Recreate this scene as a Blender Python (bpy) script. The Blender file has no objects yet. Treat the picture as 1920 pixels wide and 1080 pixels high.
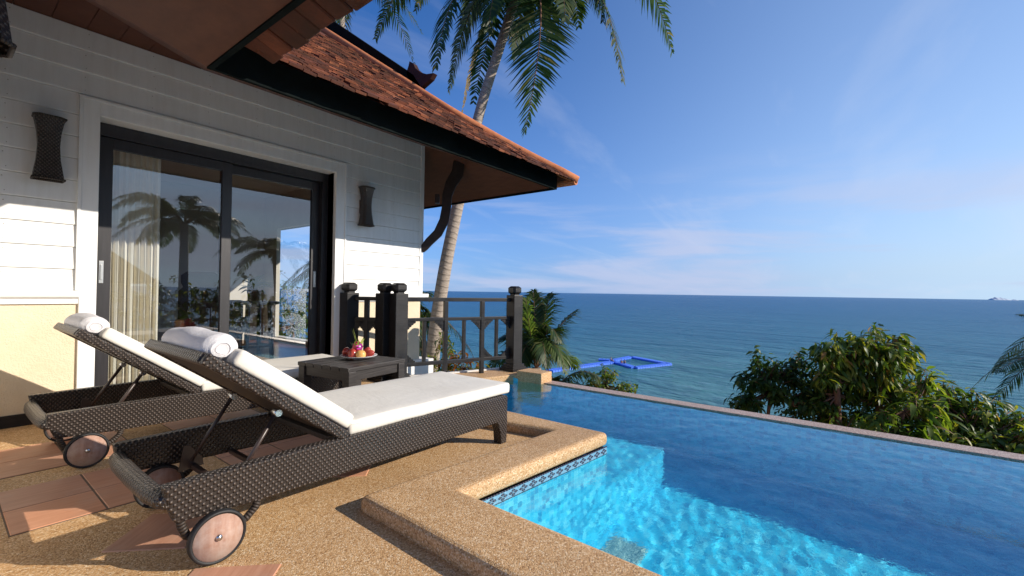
import bpy, bmesh, math, random
from mathutils import Vector, Matrix, noise
random.seed(7)
R = math.radians
scene = bpy.context.scene
C = scene.collection

# ------------------------------------------------------------------ camera, light, exposure
EYE = Vector((0, 0, 1.0))
YAW, PITCH, ROLL = R(37.8), R(0.51), R(0.89)
fw0 = Vector((math.cos(YAW), math.sin(YAW), 0)); rt0 = Vector((math.sin(YAW), -math.cos(YAW), 0)); up0 = Vector((0, 0, 1))
fw = fw0 * math.cos(PITCH) + up0 * math.sin(PITCH)
up1 = up0 * math.cos(PITCH) - fw0 * math.sin(PITCH)
rt = rt0 * math.cos(ROLL) + up1 * math.sin(ROLL)
up = up1 * math.cos(ROLL) - rt0 * math.sin(ROLL)
cd = bpy.data.cameras.new('camera'); cam = bpy.data.objects.new('camera', cd); C.objects.link(cam)
cam.matrix_world = Matrix(((rt.x, up.x, -fw.x, EYE.x), (rt.y, up.y, -fw.y, EYE.y), (rt.z, up.z, -fw.z, EYE.z), (0, 0, 0, 1)))
cd.sensor_width = 36; cd.lens = 36 * 850 / 1920; cd.clip_start = 0.05; cd.clip_end = 120000
scene.camera = cam

def at(x, y, depth=None, X=None, Y=None, z=None):
    """a point seen at photograph pixel x, y lying at a known depth or on a known plane"""
    d = fw + rt * ((x - 960) / 850) + up * ((540 - y) / 850)
    if depth is not None: return EYE + d * depth
    if X is not None: return EYE + d * ((X - EYE.x) / d.x)
    if Y is not None: return EYE + d * ((Y - EYE.y) / d.y)
    return EYE + d * ((z - EYE.z) / d.z)

SUN_ELEV = R(24.0)
SUN_AZ = math.atan2(-0.863, 0.506)          # direction towards the sun in the ground plane
sun_dir = Vector((math.cos(SUN_AZ) * math.cos(SUN_ELEV), math.sin(SUN_AZ) * math.cos(SUN_ELEV), math.sin(SUN_ELEV)))
sd = bpy.data.lights.new('sun', 'SUN'); sun = bpy.data.objects.new('sun', sd); C.objects.link(sun)
sun.rotation_euler = (-sun_dir).to_track_quat('-Z', 'Y').to_euler()
sd.energy = 4.1; sd.angle = R(0.5); sd.color = (1.0, 0.91, 0.79)
sd.cycles.is_caustics_light = True

world = bpy.data.worlds.new('World'); scene.world = world; world.use_nodes = True
wn = world.node_tree; wn.nodes.clear()
def wnode(t, **k):
    n = wn.nodes.new(t)
    for a, v in k.items(): setattr(n, a, v)
    return n
out = wnode('ShaderNodeOutputWorld'); bg = wnode('ShaderNodeBackground'); bg.inputs['Strength'].default_value = 0.14
sky = wnode('ShaderNodeTexSky', sky_type='NISHITA', sun_disc=False)
sky.sun_elevation = SUN_ELEV; sky.sun_rotation = math.pi / 2 - SUN_AZ
sky.altitude = 0; sky.air_density = 0.7; sky.dust_density = 0.0; sky.ozone_density = 10.0
hs = wnode('ShaderNodeHueSaturation'); hs.inputs['Saturation'].default_value = 1.06; hs.inputs['Value'].default_value = 1.0
tc = wnode('ShaderNodeTexCoord'); sep = wnode('ShaderNodeSeparateXYZ')
wn.links.new(tc.outputs['Generated'], sep.inputs[0])
# thin streaked cirrus: noise on the cloud plane (direction divided by its height)
addz = wnode('ShaderNodeMath', operation='ADD'); addz.inputs[1].default_value = 0.13
mx = wnode('ShaderNodeMath', operation='MAXIMUM'); mx.inputs[1].default_value = 0.0
wn.links.new(sep.outputs['Z'], mx.inputs[0]); wn.links.new(mx.outputs[0], addz.inputs[0])
div = wnode('ShaderNodeVectorMath', operation='DIVIDE'); comb = wnode('ShaderNodeCombineXYZ')
for i in range(3): wn.links.new(addz.outputs[0], comb.inputs[i])
wn.links.new(tc.outputs['Generated'], div.inputs[0]); wn.links.new(comb.outputs[0], div.inputs[1])
mp = wnode('ShaderNodeMapping'); mp.inputs['Rotation'].default_value = (0, 0, R(60)); mp.inputs['Scale'].default_value = (0.42, 1.5, 1.0); mp.inputs['Location'].default_value = (0.6, 2.2, 0)
wn.links.new(div.outputs[0], mp.inputs[0])
nz = wnode('ShaderNodeTexNoise'); nz.inputs['Scale'].default_value = 1.1; nz.inputs['Detail'].default_value = 7; nz.inputs['Roughness'].default_value = 0.56; nz.inputs['Distortion'].default_value = 0.5
wn.links.new(mp.outputs[0], nz.inputs['Vector'])
cr = wnode('ShaderNodeValToRGB'); cr.color_ramp.elements[0].position = 0.54; cr.color_ramp.elements[0].color = (0, 0, 0, 1); cr.color_ramp.elements[1].position = 0.85; cr.color_ramp.elements[1].color = (0.34, 0.34, 0.34, 1)
wn.links.new(nz.outputs['Fac'], cr.inputs[0])
mixc = wnode('ShaderNodeMixRGB', blend_type='MIX'); mixc.inputs['Color2'].default_value = (3.9, 4.1, 4.7, 1)
# pale sea haze: thicker towards the horizon and towards the sun
def wmath(op, a, b=None, c=None, clamp=False):
    n = wnode('ShaderNodeMath', operation=op, use_clamp=clamp)
    for i, v in enumerate((a, b, c)):
        if v is None: continue
        if isinstance(v, (int, float)): n.inputs[i].default_value = v
        else: wn.links.new(v, n.inputs[i])
    return n.outputs[0]
sdot = wnode('ShaderNodeVectorMath', operation='DOT_PRODUCT'); wn.links.new(tc.outputs['Generated'], sdot.inputs[0]); sdot.inputs[1].default_value = sun_dir
dsun = sdot.outputs['Value']
hz = wmath('EXPONENT', wmath('DIVIDE', mx.outputs[0], -0.30))
hfac = wmath('ADD', wmath('MULTIPLY_ADD', hz, 1.05, -0.09), wmath('MULTIPLY', dsun, 0.36), clamp=True)
hcol = wnode('ShaderNodeMixRGB'); hcol.inputs[1].default_value = (1.38, 2.18, 3.75, 1); hcol.inputs[2].default_value = (3.15, 4.12, 5.05, 1)
sst = wnode('ShaderNodeMapRange', interpolation_type='SMOOTHSTEP'); sst.inputs['From Min'].default_value = -0.1; sst.inputs['From Max'].default_value = 0.85
wn.links.new(dsun, sst.inputs['Value']); wn.links.new(sst.outputs[0], hcol.inputs[0])
hmix = wnode('ShaderNodeMixRGB'); wn.links.new(hfac, hmix.inputs[0]); wn.links.new(hcol.outputs[0], hmix.inputs[2])
wn.links.new(sky.outputs[0], hs.inputs['Color']); wn.links.new(hs.outputs[0], hmix.inputs[1]); wn.links.new(hmix.outputs[0], mixc.inputs['Color1']); wn.links.new(cr.outputs[0], mixc.inputs['Fac'])
mp2 = wnode('ShaderNodeMapping'); mp2.inputs['Scale'].default_value = (1.3, 1.3, 11.0); mp2.inputs['Location'].default_value = (6.8, 3.6, .62); wn.links.new(tc.outputs['Generated'], mp2.inputs[0])
nz2 = wnode('ShaderNodeTexNoise'); nz2.inputs['Scale'].default_value = 1.6; nz2.inputs['Detail'].default_value = 6; nz2.inputs['Roughness'].default_value = .55; nz2.inputs['Distortion'].default_value = .4; wn.links.new(mp2.outputs[0], nz2.inputs['Vector'])
band = wnode('ShaderNodeMapRange', interpolation_type='SMOOTHSTEP'); band.inputs['From Min'].default_value = .44; band.inputs['From Max'].default_value = .66; wn.links.new(nz2.outputs['Fac'], band.inputs['Value'])
low = wnode('ShaderNodeMapRange', interpolation_type='SMOOTHSTEP'); low.inputs['From Min'].default_value = .30; low.inputs['From Max'].default_value = .08; wn.links.new(mx.outputs[0], low.inputs['Value'])
mixb = wnode('ShaderNodeMixRGB'); mixb.inputs['Color2'].default_value = (2.85, 3.15, 4.25, 1)
wn.links.new(wmath('MULTIPLY', wmath('MULTIPLY', band.outputs[0], low.outputs[0]), .70), mixb.inputs['Fac']); wn.links.new(mixc.outputs[0], mixb.inputs['Color1']); wn.links.new(mixb.outputs[0], bg.inputs['Color']); wn.links.new(bg.outputs[0], out.inputs[0])

vs = scene.view_settings; scene.display_settings.display_device = 'sRGB'
vs.view_transform = 'Standard'; vs.look = 'None'; vs.gamma = 1; vs.exposure = 0.5; vs.use_curve_mapping = False
scene.render.engine = 'CYCLES'
cy = scene.cycles
cy.use_denoising = True; cy.max_bounces = 9; cy.diffuse_bounces = 5; cy.glossy_bounces = 4; cy.transmission_bounces = 6; cy.transparent_max_bounces = 12
cy.sample_clamp_indirect = 6; cy.caustics_refractive = True; cy.caustics_reflective = False
cy.use_adaptive_sampling = False

# ------------------------------------------------------------------ materials
MATS = {}
class NT:
    def __init__(s, name):
        m = bpy.data.materials.new(name); m.use_nodes = True; s.m = m; s.t = m.node_tree; s.t.nodes.clear()
        s.out = s.n('ShaderNodeOutputMaterial'); MATS[name] = m
    def n(s, t, ins=None, **k):
        n = s.t.nodes.new(t)
        for a, v in k.items(): setattr(n, a, v)
        for a, v in (ins or {}).items():
            if hasattr(v, 'links') or isinstance(v, bpy.types.NodeSocket): s.t.links.new(v, n.inputs[a])
            else: n.inputs[a].default_value = v
        return n
    def L(s, a, b): s.t.links.new(a, b)
    def math(s, op, a, b=None, clamp=False):
        n = s.n('ShaderNodeMath', operation=op, use_clamp=clamp)
        for i, v in enumerate((a, b)):
            if v is None: continue
            if isinstance(v, bpy.types.NodeSocket): s.L(v, n.inputs[i])
            else: n.inputs[i].default_value = v
        return n.outputs[0]
    def ramp(s, fac, stops, interp='LINEAR'):
        n = s.n('ShaderNodeValToRGB'); r = n.color_ramp; r.interpolation = interp
        while len(r.elements) < len(stops): r.elements.new(0.5)
        for e, (p, c) in zip(r.elements, stops): e.position = p; e.color = (*c, 1)
        s.L(fac, n.inputs[0]); return n.outputs[0]
    def mix(s, f, a, b, blend='MIX'):
        n = s.n('ShaderNodeMixRGB', blend_type=blend)
        for i, v in enumerate((f, a, b)):
            if isinstance(v, bpy.types.NodeSocket): s.L(v, n.inputs[i])
            elif i == 0: n.inputs[0].default_value = v
            else: n.inputs[i].default_value = (*v, 1)
        return n.outputs[0]
    def coord(s, which='Object', scale=None, rot=None):
        c = s.n('ShaderNodeTexCoord').outputs[which] if which != 'World' else s.n('ShaderNodeNewGeometry').outputs['Position']
        if scale or rot:
            mpn = s.n('ShaderNodeMapping', {'Vector': c})
            if scale: mpn.inputs['Scale'].default_value = scale
            if rot: mpn.inputs['Rotation'].default_value = rot
            c = mpn.outputs[0]
        return c
    def noise(s, vec, scale, detail=3, rough=.5, dist=0):
        n = s.n('ShaderNodeTexNoise', {'Vector': vec, 'Scale': scale, 'Detail': detail, 'Roughness': rough, 'Distortion': dist}); return n
    def bump(s, h, strength=.3, dist=.01, normal=None):
        n = s.n('ShaderNodeBump', {'Height': h, 'Strength': strength, 'Distance': dist})
        if normal is not None: s.L(normal, n.inputs['Normal'])
        return n.outputs[0]
    def bsdf(s, color, rough=.5, normal=None, spec=.5, metal=0, **k):
        b = s.n('ShaderNodeBsdfPrincipled')
        for key, v in (('Base Color', color), ('Roughness', rough), ('Metallic', metal), ('Specular IOR Level', spec), *k.items()):
            if isinstance(v, bpy.types.NodeSocket): s.L(v, b.inputs[key])
            elif key in ('Base Color', 'Sheen Tint', 'Subsurface Radius') and len(v) == 3 and key == 'Base Color': b.inputs[key].default_value = (*v, 1)
            else: b.inputs[key].default_value = v
        if normal is not None: s.L(normal, b.inputs['Normal'])
        s.b = b; s.L(b.outputs[0], s.out.inputs[0]); return b
    def schlick(s, f0, normal=None):
        g = s.n('ShaderNodeNewGeometry'); d = s.n('ShaderNodeVectorMath', {0: g.outputs['Incoming'], 1: normal if normal is not None else g.outputs['Normal']}, operation='DOT_PRODUCT').outputs['Value']
        k = s.math('POWER', s.math('SUBTRACT', 1.0, s.math('ABSOLUTE', d), True), 5.0)
        return s.math('ADD', s.math('MULTIPLY', k, 1 - f0), f0, True)
    def rnd(s):
        a = s.n('ShaderNodeObjectInfo').outputs['Random']; b = s.n('ShaderNodeNewGeometry').outputs['Random Per Island']
        return s.math('FRACT', s.math('ADD', a, b))

def plain(name, col, rough=.5, var=.12, scale=6, bump=.08, bscale=60, spec=.5, metal=0, which='Object'):
    t = NT(name); c = t.coord(which)
    nz = t.noise(c, scale, 4, .6).outputs['Fac']
    a = tuple(x * (1 - var) for x in col); b = tuple(min(1, x * (1 + var)) for x in col)
    colr = t.ramp(nz, [(.3, a), (.7, b)])
    h = t.noise(c, bscale, 3, .6).outputs['Fac']
    t.bsdf(colr, rough, t.bump(h, bump, .01), spec, metal); return t.m

def make_materials():
    # painted weatherboard
    t = NT('white_paint'); c = t.coord('World')
    n1 = t.noise(c, 2.2, 5, .65).outputs['Fac']; streak = t.noise(t.coord('World', (14, 14, 1.2)), 1.5, 3, .6).outputs['Fac']
    col = t.mix(t.math('MULTIPLY', t.ramp(streak, [(.42, (0, 0, 0)), (.75, (1, 1, 1))]), .22), t.ramp(n1, [(.3, (.82, .82, .80)), (.7, (.87, .87, .86))]), (.55, .53, .48))
    t.bsdf(col, .42, t.bump(t.noise(t.coord('World', (3, 3, 60)), 3, 3, .6).outputs['Fac'], .06, .01), .4)
    t = NT('stucco'); c = t.coord('World')
    col = t.ramp(t.noise(c, 3, 5, .6).outputs['Fac'], [(.3, (.71, .585, .41)), (.7, (.78, .665, .49))])
    h = t.math('ADD', t.noise(c, 90, 4, .7).outputs['Fac'], t.math('MULTIPLY', t.noise(c, 28, 2).outputs['Fac'], .6))
    t.bsdf(col, .85, t.bump(h, .55, .012), .2)
    plain('nail_steel', (.42, .40, .37), .6, .2, 20)
    plain('white_render', (.76, .75, .72), .7, .07, 4, .15, 50, .3)
    # dark stained timber
    t = NT('dark_wood'); c = t.coord('Object', (1, 1, 1)); g = t.noise(t.coord('UV', (3, 60, 1)), 1.5, 4, .6).outputs['Fac']
    col = t.ramp(g, [(.3, (.007, .006, .007)), (.75, (.018, .016, .017))])
    t.bsdf(col, t.ramp(t.noise(c, 5, 3).outputs['Fac'], [(.3, (.34,) * 3), (.7, (.55,) * 3)]), t.bump(g, .25, .004), .35)
    t = NT('table_wood'); g = t.noise(t.coord('UV', (4, 70, 1)), 1.5, 4, .6).outputs['Fac']
    t.bsdf(t.ramp(g, [(.3, (.016, .013, .012)), (.75, (.05, .042, .038))]), .48, t.bump(g, .35, .004), .45)
    plain('fascia_wood', (.009, .012, .012), .95, .4, 3, .2, 40, .03, which='World')
    t = NT('soffit_wood'); g = t.noise(t.coord('World', (3, 3, 20)), 2, 4, .6).outputs['Fac']
    t.bsdf(t.ramp(g, [(.3, (.085, .028, .016)), (.7, (.125, .045, .024))]), .55, t.bump(g, .15, .004), .3)
    t = NT('bracket_wood'); g = t.noise(t.coord('World'), 12, 4, .6).outputs['Fac']
    t.bsdf(t.ramp(g, [(.3, (.014, .009, .008)), (.7, (.035, .02, .016))]), .5, t.bump(g, .2, .006), .4)
    t = NT('finial_wood'); g = t.noise(t.coord('World'), 9, 4, .6).outputs['Fac']
    t.bsdf(t.ramp(g, [(.3, (.025, .008, .006)), (.7, (.05, .018, .012))]), .6, t.bump(g, .2, .006), .3)
    # roof tiles: weathered clay, each tile its own tone, soot and moss in patches
    t = NT('clay_tile'); c = t.coord('World'); rv = t.rnd()
    base = t.ramp(rv, [(0, (.075, .028, .018)), (.45, (.13, .042, .024)), (.8, (.21, .064, .032)), (1, (.40, .14, .065))])
    soot = t.ramp(t.noise(c, 2.6, 6, .65).outputs['Fac'], [(.42, (0, 0, 0)), (.66, (.75, .75, .75))])
    fine = t.noise(c, 45, 4, .7).outputs['Fac']
    col = t.mix(t.math('MULTIPLY', soot, .95), base, (.035, .022, .016))
    col = t.mix(t.ramp(fine, [(.5, (0, 0, 0)), (.75, (.6, .6, .6))]), col, (.05, .03, .02))
    t.bsdf(col, .8, t.bump(fine, .5, .006), .25)
    t = NT('hip_clay'); c = t.coord('World'); fine = t.noise(c, 18, 5, .65).outputs['Fac']
    t.bsdf(t.ramp(fine, [(.3, (.42, .14, .055)), (.6, (.55, .20, .085)), (.8, (.60, .27, .14))]), .75, t.bump(fine, .3, .008), .25)
    # washed pebble deck
    t = NT('pebble_wash'); c = t.coord('World')
    v = t.n('ShaderNodeTexVoronoi', {'Vector': c, 'Scale': 185.0}); v2 = t.n('ShaderNodeTexVoronoi', {'Vector': c, 'Scale': 70.0})
    sepn = t.n('ShaderNodeSeparateColor', {0: v.outputs['Color']})
    peb = t.ramp(sepn.outputs[0], [(0, (.34, .18, .075)), (.18, (.52, .30, .13)), (.5, (.63, .385, .185)), (.78, (.71, .47, .25)), (1, (.84, .66, .44))])
    big = t.noise(c, 1.6, 5, .6).outputs['Fac']
    col = t.mix(1.0, peb, t.ramp(big, [(.25, (.80, .77, .73)), (.5, (.97, .96, .95)), (.75, (1.08, 1.07, 1.04))]), 'MULTIPLY')
    h = t.math('SUBTRACT', 1.0, t.math('MULTIPLY', v.outputs['Distance'], 1.0))
    stain = t.ramp(t.noise(c, .9, 6, .7, .8).outputs['Fac'], [(.52, (0, 0, 0)), (.70, (.30, .30, .30))])
    col = t.mix(stain, col, (.30, .185, .085))
    t.bsdf(col, .62, t.bump(h, .45, .004), .3)
    t = NT('edge_stone'); c = t.coord('World')
    v = t.n('ShaderNodeTexVoronoi', {'Vector': c, 'Scale': 150.0}); sepn = t.n('ShaderNodeSeparateColor', {0: v.outputs['Color']})
    peb = t.ramp(sepn.outputs[0], [(0, (.30, .18, .12)), (.5, (.46, .31, .21)), (1, (.62, .48, .38))])
    t.bsdf(peb, .4, t.bump(v.outputs['Distance'], .3, .003), .5)
    t = NT('terracotta'); c = t.coord('Object', (2.2, 30, 8)); g = t.noise(c, 1.6, 5, .65).outputs['Fac']; rv = t.n('ShaderNodeObjectInfo').outputs['Random']
    col = t.mix(t.math('MULTIPLY', rv, .5), t.ramp(g, [(.3, (.54, .24, .13)), (.7, (.68, .34, .20))]), t.ramp(g, [(.3, (.38, .22, .16)), (.7, (.50, .33, .25))]))
    col = t.mix(t.ramp(t.noise(t.coord('World'), 5, 5, .7).outputs['Fac'], [(.5, (0, 0, 0)), (.8, (.5, .5, .5))]), col, (.50, .36, .28))
    t.bsdf(col, .5, t.bump(g, .12, .004), .4)
    plain('grout', (.16, .11, .075), .8, .2, 20, .3, 80)
    # woven synthetic rattan: staggered beads
    t = NT('wicker'); uv = t.coord('UV'); s2 = t.n('ShaderNodeSeparateXYZ', {0: uv})
    wb = t.math('MULTIPLY', t.math('SUBTRACT', t.noise(t.coord('UV', (14, 14, 1)), 1.0, 2).outputs['Fac'], .5), 2.2)
    cu = t.math('COSINE', t.math('ADD', wb, t.math('MULTIPLY', s2.outputs[0], 2 * math.pi / .022))); cv = t.math('COSINE', t.math('ADD', t.math('MULTIPLY', wb, .4), t.math('MULTIPLY', s2.outputs[1], 2 * math.pi / .026)))
    pr = t.math('MULTIPLY', cu, cv); h = t.math('POWER', t.math('MAXIMUM', pr, 0.0), .45)
    strand = t.math('ADD', t.math('MULTIPLY', t.noise(t.coord('UV', (40, 300, 1)), 1.0, 2).outputs['Fac'], .6), t.math('MULTIPLY', t.noise(t.coord('UV', (5, 9, 1)), 1.0, 4, .6).outputs['Fac'], .4))
    col = t.mix(h, (.022, .016, .013), t.ramp(strand, [(.3, (.085, .063, .050)), (.7, (.17, .135, .112))]))
    t.bsdf(col, .36, t.bump(h, 1.0, .010), .55)
    t = NT('wicker_inner'); uv = t.coord('UV'); s2 = t.n('ShaderNodeSeparateXYZ', {0: uv})
    cu = t.math('ABSOLUTE', t.math('SINE', t.math('MULTIPLY', s2.outputs[0], math.pi / .012)))
    t.bsdf(t.mix(cu, (.010, .008, .006), (.058, .043, .034)), .5, t.bump(cu, .7, .004), .3)
    t = NT('canvas'); c = t.coord('UV')
    wv = t.noise(t.coord('UV', (900, 900, 1)), 1, 2).outputs['Fac']; fold = t.noise(t.coord('Object', (2.5, 7, 4)), 1.6, 3, .55).outputs['Fac']
    crease = t.noise(t.coord('Object', (3, 1.2, 3)), 3.2, 4, .6, 1.2).outputs['Fac']; nb = t.bump(fold, .10, .03); nb = t.bump(crease, .16, .02, nb); nb = t.bump(wv, .12, .002, nb)
    t.bsdf(t.ramp(t.noise(t.coord('Object'), 4, 4).outputs['Fac'], [(.3, (.74, .70, .62)), (.7, (.80, .765, .69))]), .85, nb, .15)
    plain('canvas_seam', (.55, .42, .28), .8, .1)
    t = NT('towelling'); c = t.coord('Object'); v = t.noise(c, 240, 3, .7).outputs['Fac']
    nb = t.bump(t.noise(c, 14, 3).outputs['Fac'], .4, .02); nb = t.bump(v, .6, .006, nb)
    t.bsdf((.80, .78, .79), .95, nb, .1)
    t = NT('wheel_wood'); g = t.noise(t.coord('Object', (30, 4, 4)), 2, 4, .6).outputs['Fac']; w = t.noise(t.coord('Object'), 9, 5, .7).outputs['Fac']
    col = t.mix(t.ramp(w, [(.4, (0, 0, 0)), (.7, (.8, .8, .8))]), t.ramp(g, [(.3, (.32, .17, .12)), (.7, (.45, .28, .21))]), (.56, .47, .42))
    t.bsdf(col, .6, t.bump(g, .25, .004), .3)
    plain('rubber', (.012, .012, .013), .6, .2, 20, .1)
    plain('brown_metal', (.045, .030, .026), .35, .2, 12, .05, 40, .5)
    plain('chrome', (.6, .6, .6), .25, .05, 10, .02, 40, .5, 1.0)
    plain('steel_pull', (.62, .62, .60), .3, .05, 10, .02, 40, .5, .9)
    t = NT('door_frame'); g = t.noise(t.coord('World', (20, 20, 2)), 2, 3).outputs['Fac']
    t.bsdf(t.ramp(g, [(.3, (.012, .011, .013)), (.7, (.022, .020, .024))]), .42, t.bump(g, .1, .004), .5)
    # window glass: clear pane with mirror-like fresnel reflection
    t = NT('pane_glass'); fr = t.schlick(.17)
    gl = t.n('ShaderNodeBsdfGlossy', {'Roughness': 0.0, 'Color': (1, 1, 1, 1)}); tr = t.n('ShaderNodeBsdfTransparent', {'Color': (.90, .93, .93, 1)})
    wob = t.bump(t.noise(t.coord('World'), 1.3, 1).outputs['Fac'], .02, .02); t.L(wob, gl.inputs['Normal'])
    mx = t.n('ShaderNodeMixShader', {0: fr, 1: tr.outputs[0], 2: gl.outputs[0]}); t.L(mx.outputs[0], t.out.inputs[0])
    t = NT('drape'); d = t.n('ShaderNodeBsdfDiffuse', {'Color': (.88, .82, .70, 1)}); tl = t.n('ShaderNodeBsdfTranslucent', {'Color': (.7, .6, .45, 1)})
    nb = t.bump(t.noise(t.coord('World', (1, 1, .15)), 60, 2).outputs['Fac'], .2, .004); t.L(nb, d.inputs['Normal'])
    mx = t.n('ShaderNodeMixShader', {0: .15, 1: d.outputs[0], 2: tl.outputs[0]}); t.L(mx.outputs[0], t.out.inputs[0])
    plain('room_wall', (.55, .52, .46), .8, .05, 4, .1)
    plain('room_floor', (.16, .06, .035), .25, .3, 4, .05)
    plain('room_wood', (.10, .045, .025), .4, .3, 8, .1)
    # pool mosaic: small blue glass tiles
    t = NT('pool_mosaic'); c0 = t.coord('UV')
    wv = t.n('ShaderNodeTexNoise', {'Vector': c0, 'Scale': 11.0, 'Detail': 3.0}); off_ = t.n('ShaderNodeVectorMath', {0: wv.outputs['Color'], 1: (.5, .5, .5)}, operation='SUBTRACT')
    c = t.n('ShaderNodeVectorMath', {0: off_.outputs[0], 1: (.010, .010, 0), 2: c0}, operation='MULTIPLY_ADD').outputs[0]
    br = t.n('ShaderNodeTexBrick', {'Vector': c, 'Color1': (.012, .27, .60, 1), 'Color2': (.03, .46, .80, 1), 'Mortar': (.30, .66, .78, 1), 'Scale': 1.0, 'Mortar Size': .0024, 'Mortar Smooth': .2, 'Bias': 0.0, 'Brick Width': .034, 'Row Height': .034}, offset=0.0)
    k_ = 1 / .034
    vv = t.n('ShaderNodeTexWhiteNoise', {'Vector': t.n('ShaderNodeVectorMath', {0: t.n('ShaderNodeVectorMath', {0: c, 1: (k_, k_, k_)}, operation='MULTIPLY').outputs[0]}, operation='FLOOR').outputs[0]})
    col = t.mix(.72, br.outputs['Color'], t.ramp(vv.outputs['Value'], [(0, (.010, .30, .50)), (.3, (.018, .50, .70)), (.7, (.06, .66, .82)), (1, (.22, .80, .88))]))
    t.bsdf(col, .3, t.bump(br.outputs['Fac'], -.3, .003), .4)
    t = NT('drain_grate'); c = t.coord('UV')
    br = t.n('ShaderNodeTexBrick', {'Vector': c, 'Color1': (.62, .66, .58, 1), 'Color2': (.55, .60, .52, 1), 'Mortar': (.10, .22, .26, 1), 'Scale': 1.0, 'Mortar Size': .006, 'Brick Width': .028, 'Row Height': .028}, offset=0.0)
    t.bsdf(br.outputs['Color'], .5)
    # border tile: dark lattice of diamonds between thin dark lines
    t = NT('border_mosaic'); uv = t.coord('UV'); s2 = t.n('ShaderNodeSeparateXYZ', {0: uv})
    du = t.math('ABSOLUTE', t.math('SUBTRACT', s2.outputs[0], .5)); dv = t.math('ABSOLUTE', t.math('SUBTRACT', s2.outputs[1], .5))
    dia = t.math('LESS_THAN', t.math('ADD', du, t.math('MULTIPLY', dv, 1.25)), .47)
    edge = t.math('GREATER_THAN', dv, .385)
    cross = t.math('MAXIMUM', t.math('LESS_THAN', t.math('ABSOLUTE', t.math('SUBTRACT', du, t.math('MULTIPLY', dv, 1.25))), .035), 0.0)
    dark = t.math('MAXIMUM', t.math('MULTIPLY', dia, t.math('SUBTRACT', 1.0, cross)), edge)
    fu = t.math('FRACT', t.math('MULTIPLY', s2.outputs[0], 4.0)); gr = t.math('LESS_THAN', fu, .09)
    col = t.mix(dark, (.17, .36, .49), (.022, .012, .036)); col = t.mix(t.math('MULTIPLY', gr, .7), col, (.42, .50, .54))
    t.bsdf(col, .2, None, .5)
    # pool water
    # shallow, gently refracting water: the sun reaches the floor through the rippled surface (shadow caustics)
    t = NT('pool_water'); gs = t.n('ShaderNodeBsdfGlossy', {'Roughness': 0.012, 'Color': (.86, 1, 1, 1)}); tr = t.n('ShaderNodeBsdfRefraction', {'IOR': 1.05, 'Roughness': 0.0, 'Color': (.80, .975, .99, 1)})
    c = t.coord('World', (1, 1.3, 1))
    rp = t.bump(t.noise(c, 30, 3, .55).outputs['Fac'], .16, .01); t.L(rp, gs.inputs['Normal'])
    rv = t.bump(t.noise(c, 26, 3, .55, .3).outputs['Fac'], .42, .010); t.L(rv, tr.inputs['Normal'])
    fr = t.schlick(.02, rp)
    mx = t.n('ShaderNodeMixShader', {0: fr, 1: tr.outputs[0], 2: gs.outputs[0]}); t.L(mx.outputs[0], t.out.inputs[0])
    # sea
    t = NT('sea_water'); c = t.coord('World'); s3 = t.n('ShaderNodeSeparateXYZ', {0: c})
    dist = t.math('SQRT', t.math('ADD', t.math('POWER', s3.outputs[0], 2.0), t.math('POWER', s3.outputs[1], 2.0)))
    shelf = t.math('ADD', dist, t.math('MULTIPLY', t.math('SUBTRACT', t.noise(c, .02, 4).outputs['Fac'], .5), 60.0))
    f = t.math('DIVIDE', t.math('LOGARITHM', t.math('MAXIMUM', shelf, 1.0), 10.0), 4.0)
    col = t.ramp(f, [(.40, (.14, .28, .26)), (.475, (.050, .185, .20)), (.56, (.018, .128, .195)), (.70, (.010, .105, .215)), (.9, (.010, .095, .220))])
    w1 = t.noise(t.coord('World', (.55, .16, 1), (0, 0, R(-30))), 1.0, 5, .62, .4).outputs['Fac']
    w2 = t.noise(t.coord('World', (.09, .03, 1), (0, 0, R(-26))), 1.0, 4, .6, .3).outputs['Fac']
    w3 = t.noise(t.coord('World', (.012, .004, 1), (0, 0, R(-20))), 1.0, 4, .6).outputs['Fac']
    nb = t.bump(w3, .5, 14.0); nb = t.bump(w2, .9, 3.0, nb); nb = t.bump(w1, 1.0, .8, nb)
    df = t.n('ShaderNodeBsdfDiffuse', {'Color': col}); t.L(nb, df.inputs['Normal']); gl = t.n('ShaderNodeBsdfGlossy', {'Roughness': .18, 'Color': (.85, .93, 1, 1)}); t.L(nb, gl.inputs['Normal'])
    mx = t.n('ShaderNodeMixShader', {0: t.math('MINIMUM', t.math('MULTIPLY', t.schlick(.02, nb), .65), .33), 1: df.outputs[0], 2: gl.outputs[0]}); t.L(mx.outputs[0], t.out.inputs[0])
    # plants
    t = NT('palm_trunk'); c = t.coord('UV'); s2 = t.n('ShaderNodeSeparateXYZ', {0: c})
    ring = t.math('SINE', t.math('ADD', t.math('MULTIPLY', s2.outputs[0], 2 * math.pi / .115), t.math('MULTIPLY', t.noise(t.coord('World'), 4, 3).outputs['Fac'], 5.0)))
    ringp = t.math('POWER', t.math('MAXIMUM', ring, 0.0), 2.0)
    n1 = t.noise(t.coord('World', (6, 6, 14)), 2.5, 5, .65).outputs['Fac']
    col = t.mix(t.math('MULTIPLY', ringp, .28), t.ramp(n1, [(.3, (.29, .235, .19)), (.7, (.44, .37, .305))]), (.12, .09, .07))
    t.bsdf(col, .85, t.bump(t.math('ADD', ringp, n1), .5, .015), .2)
    t = NT('bark'); n1 = t.noise(t.coord('World', (10, 10, 3)), 2, 5, .65).outputs['Fac']
    t.bsdf(t.ramp(n1, [(.3, (.12, .06, .04)), (.7, (.26, .15, .10))]), .85, t.bump(n1, .6, .02), .2)
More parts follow.
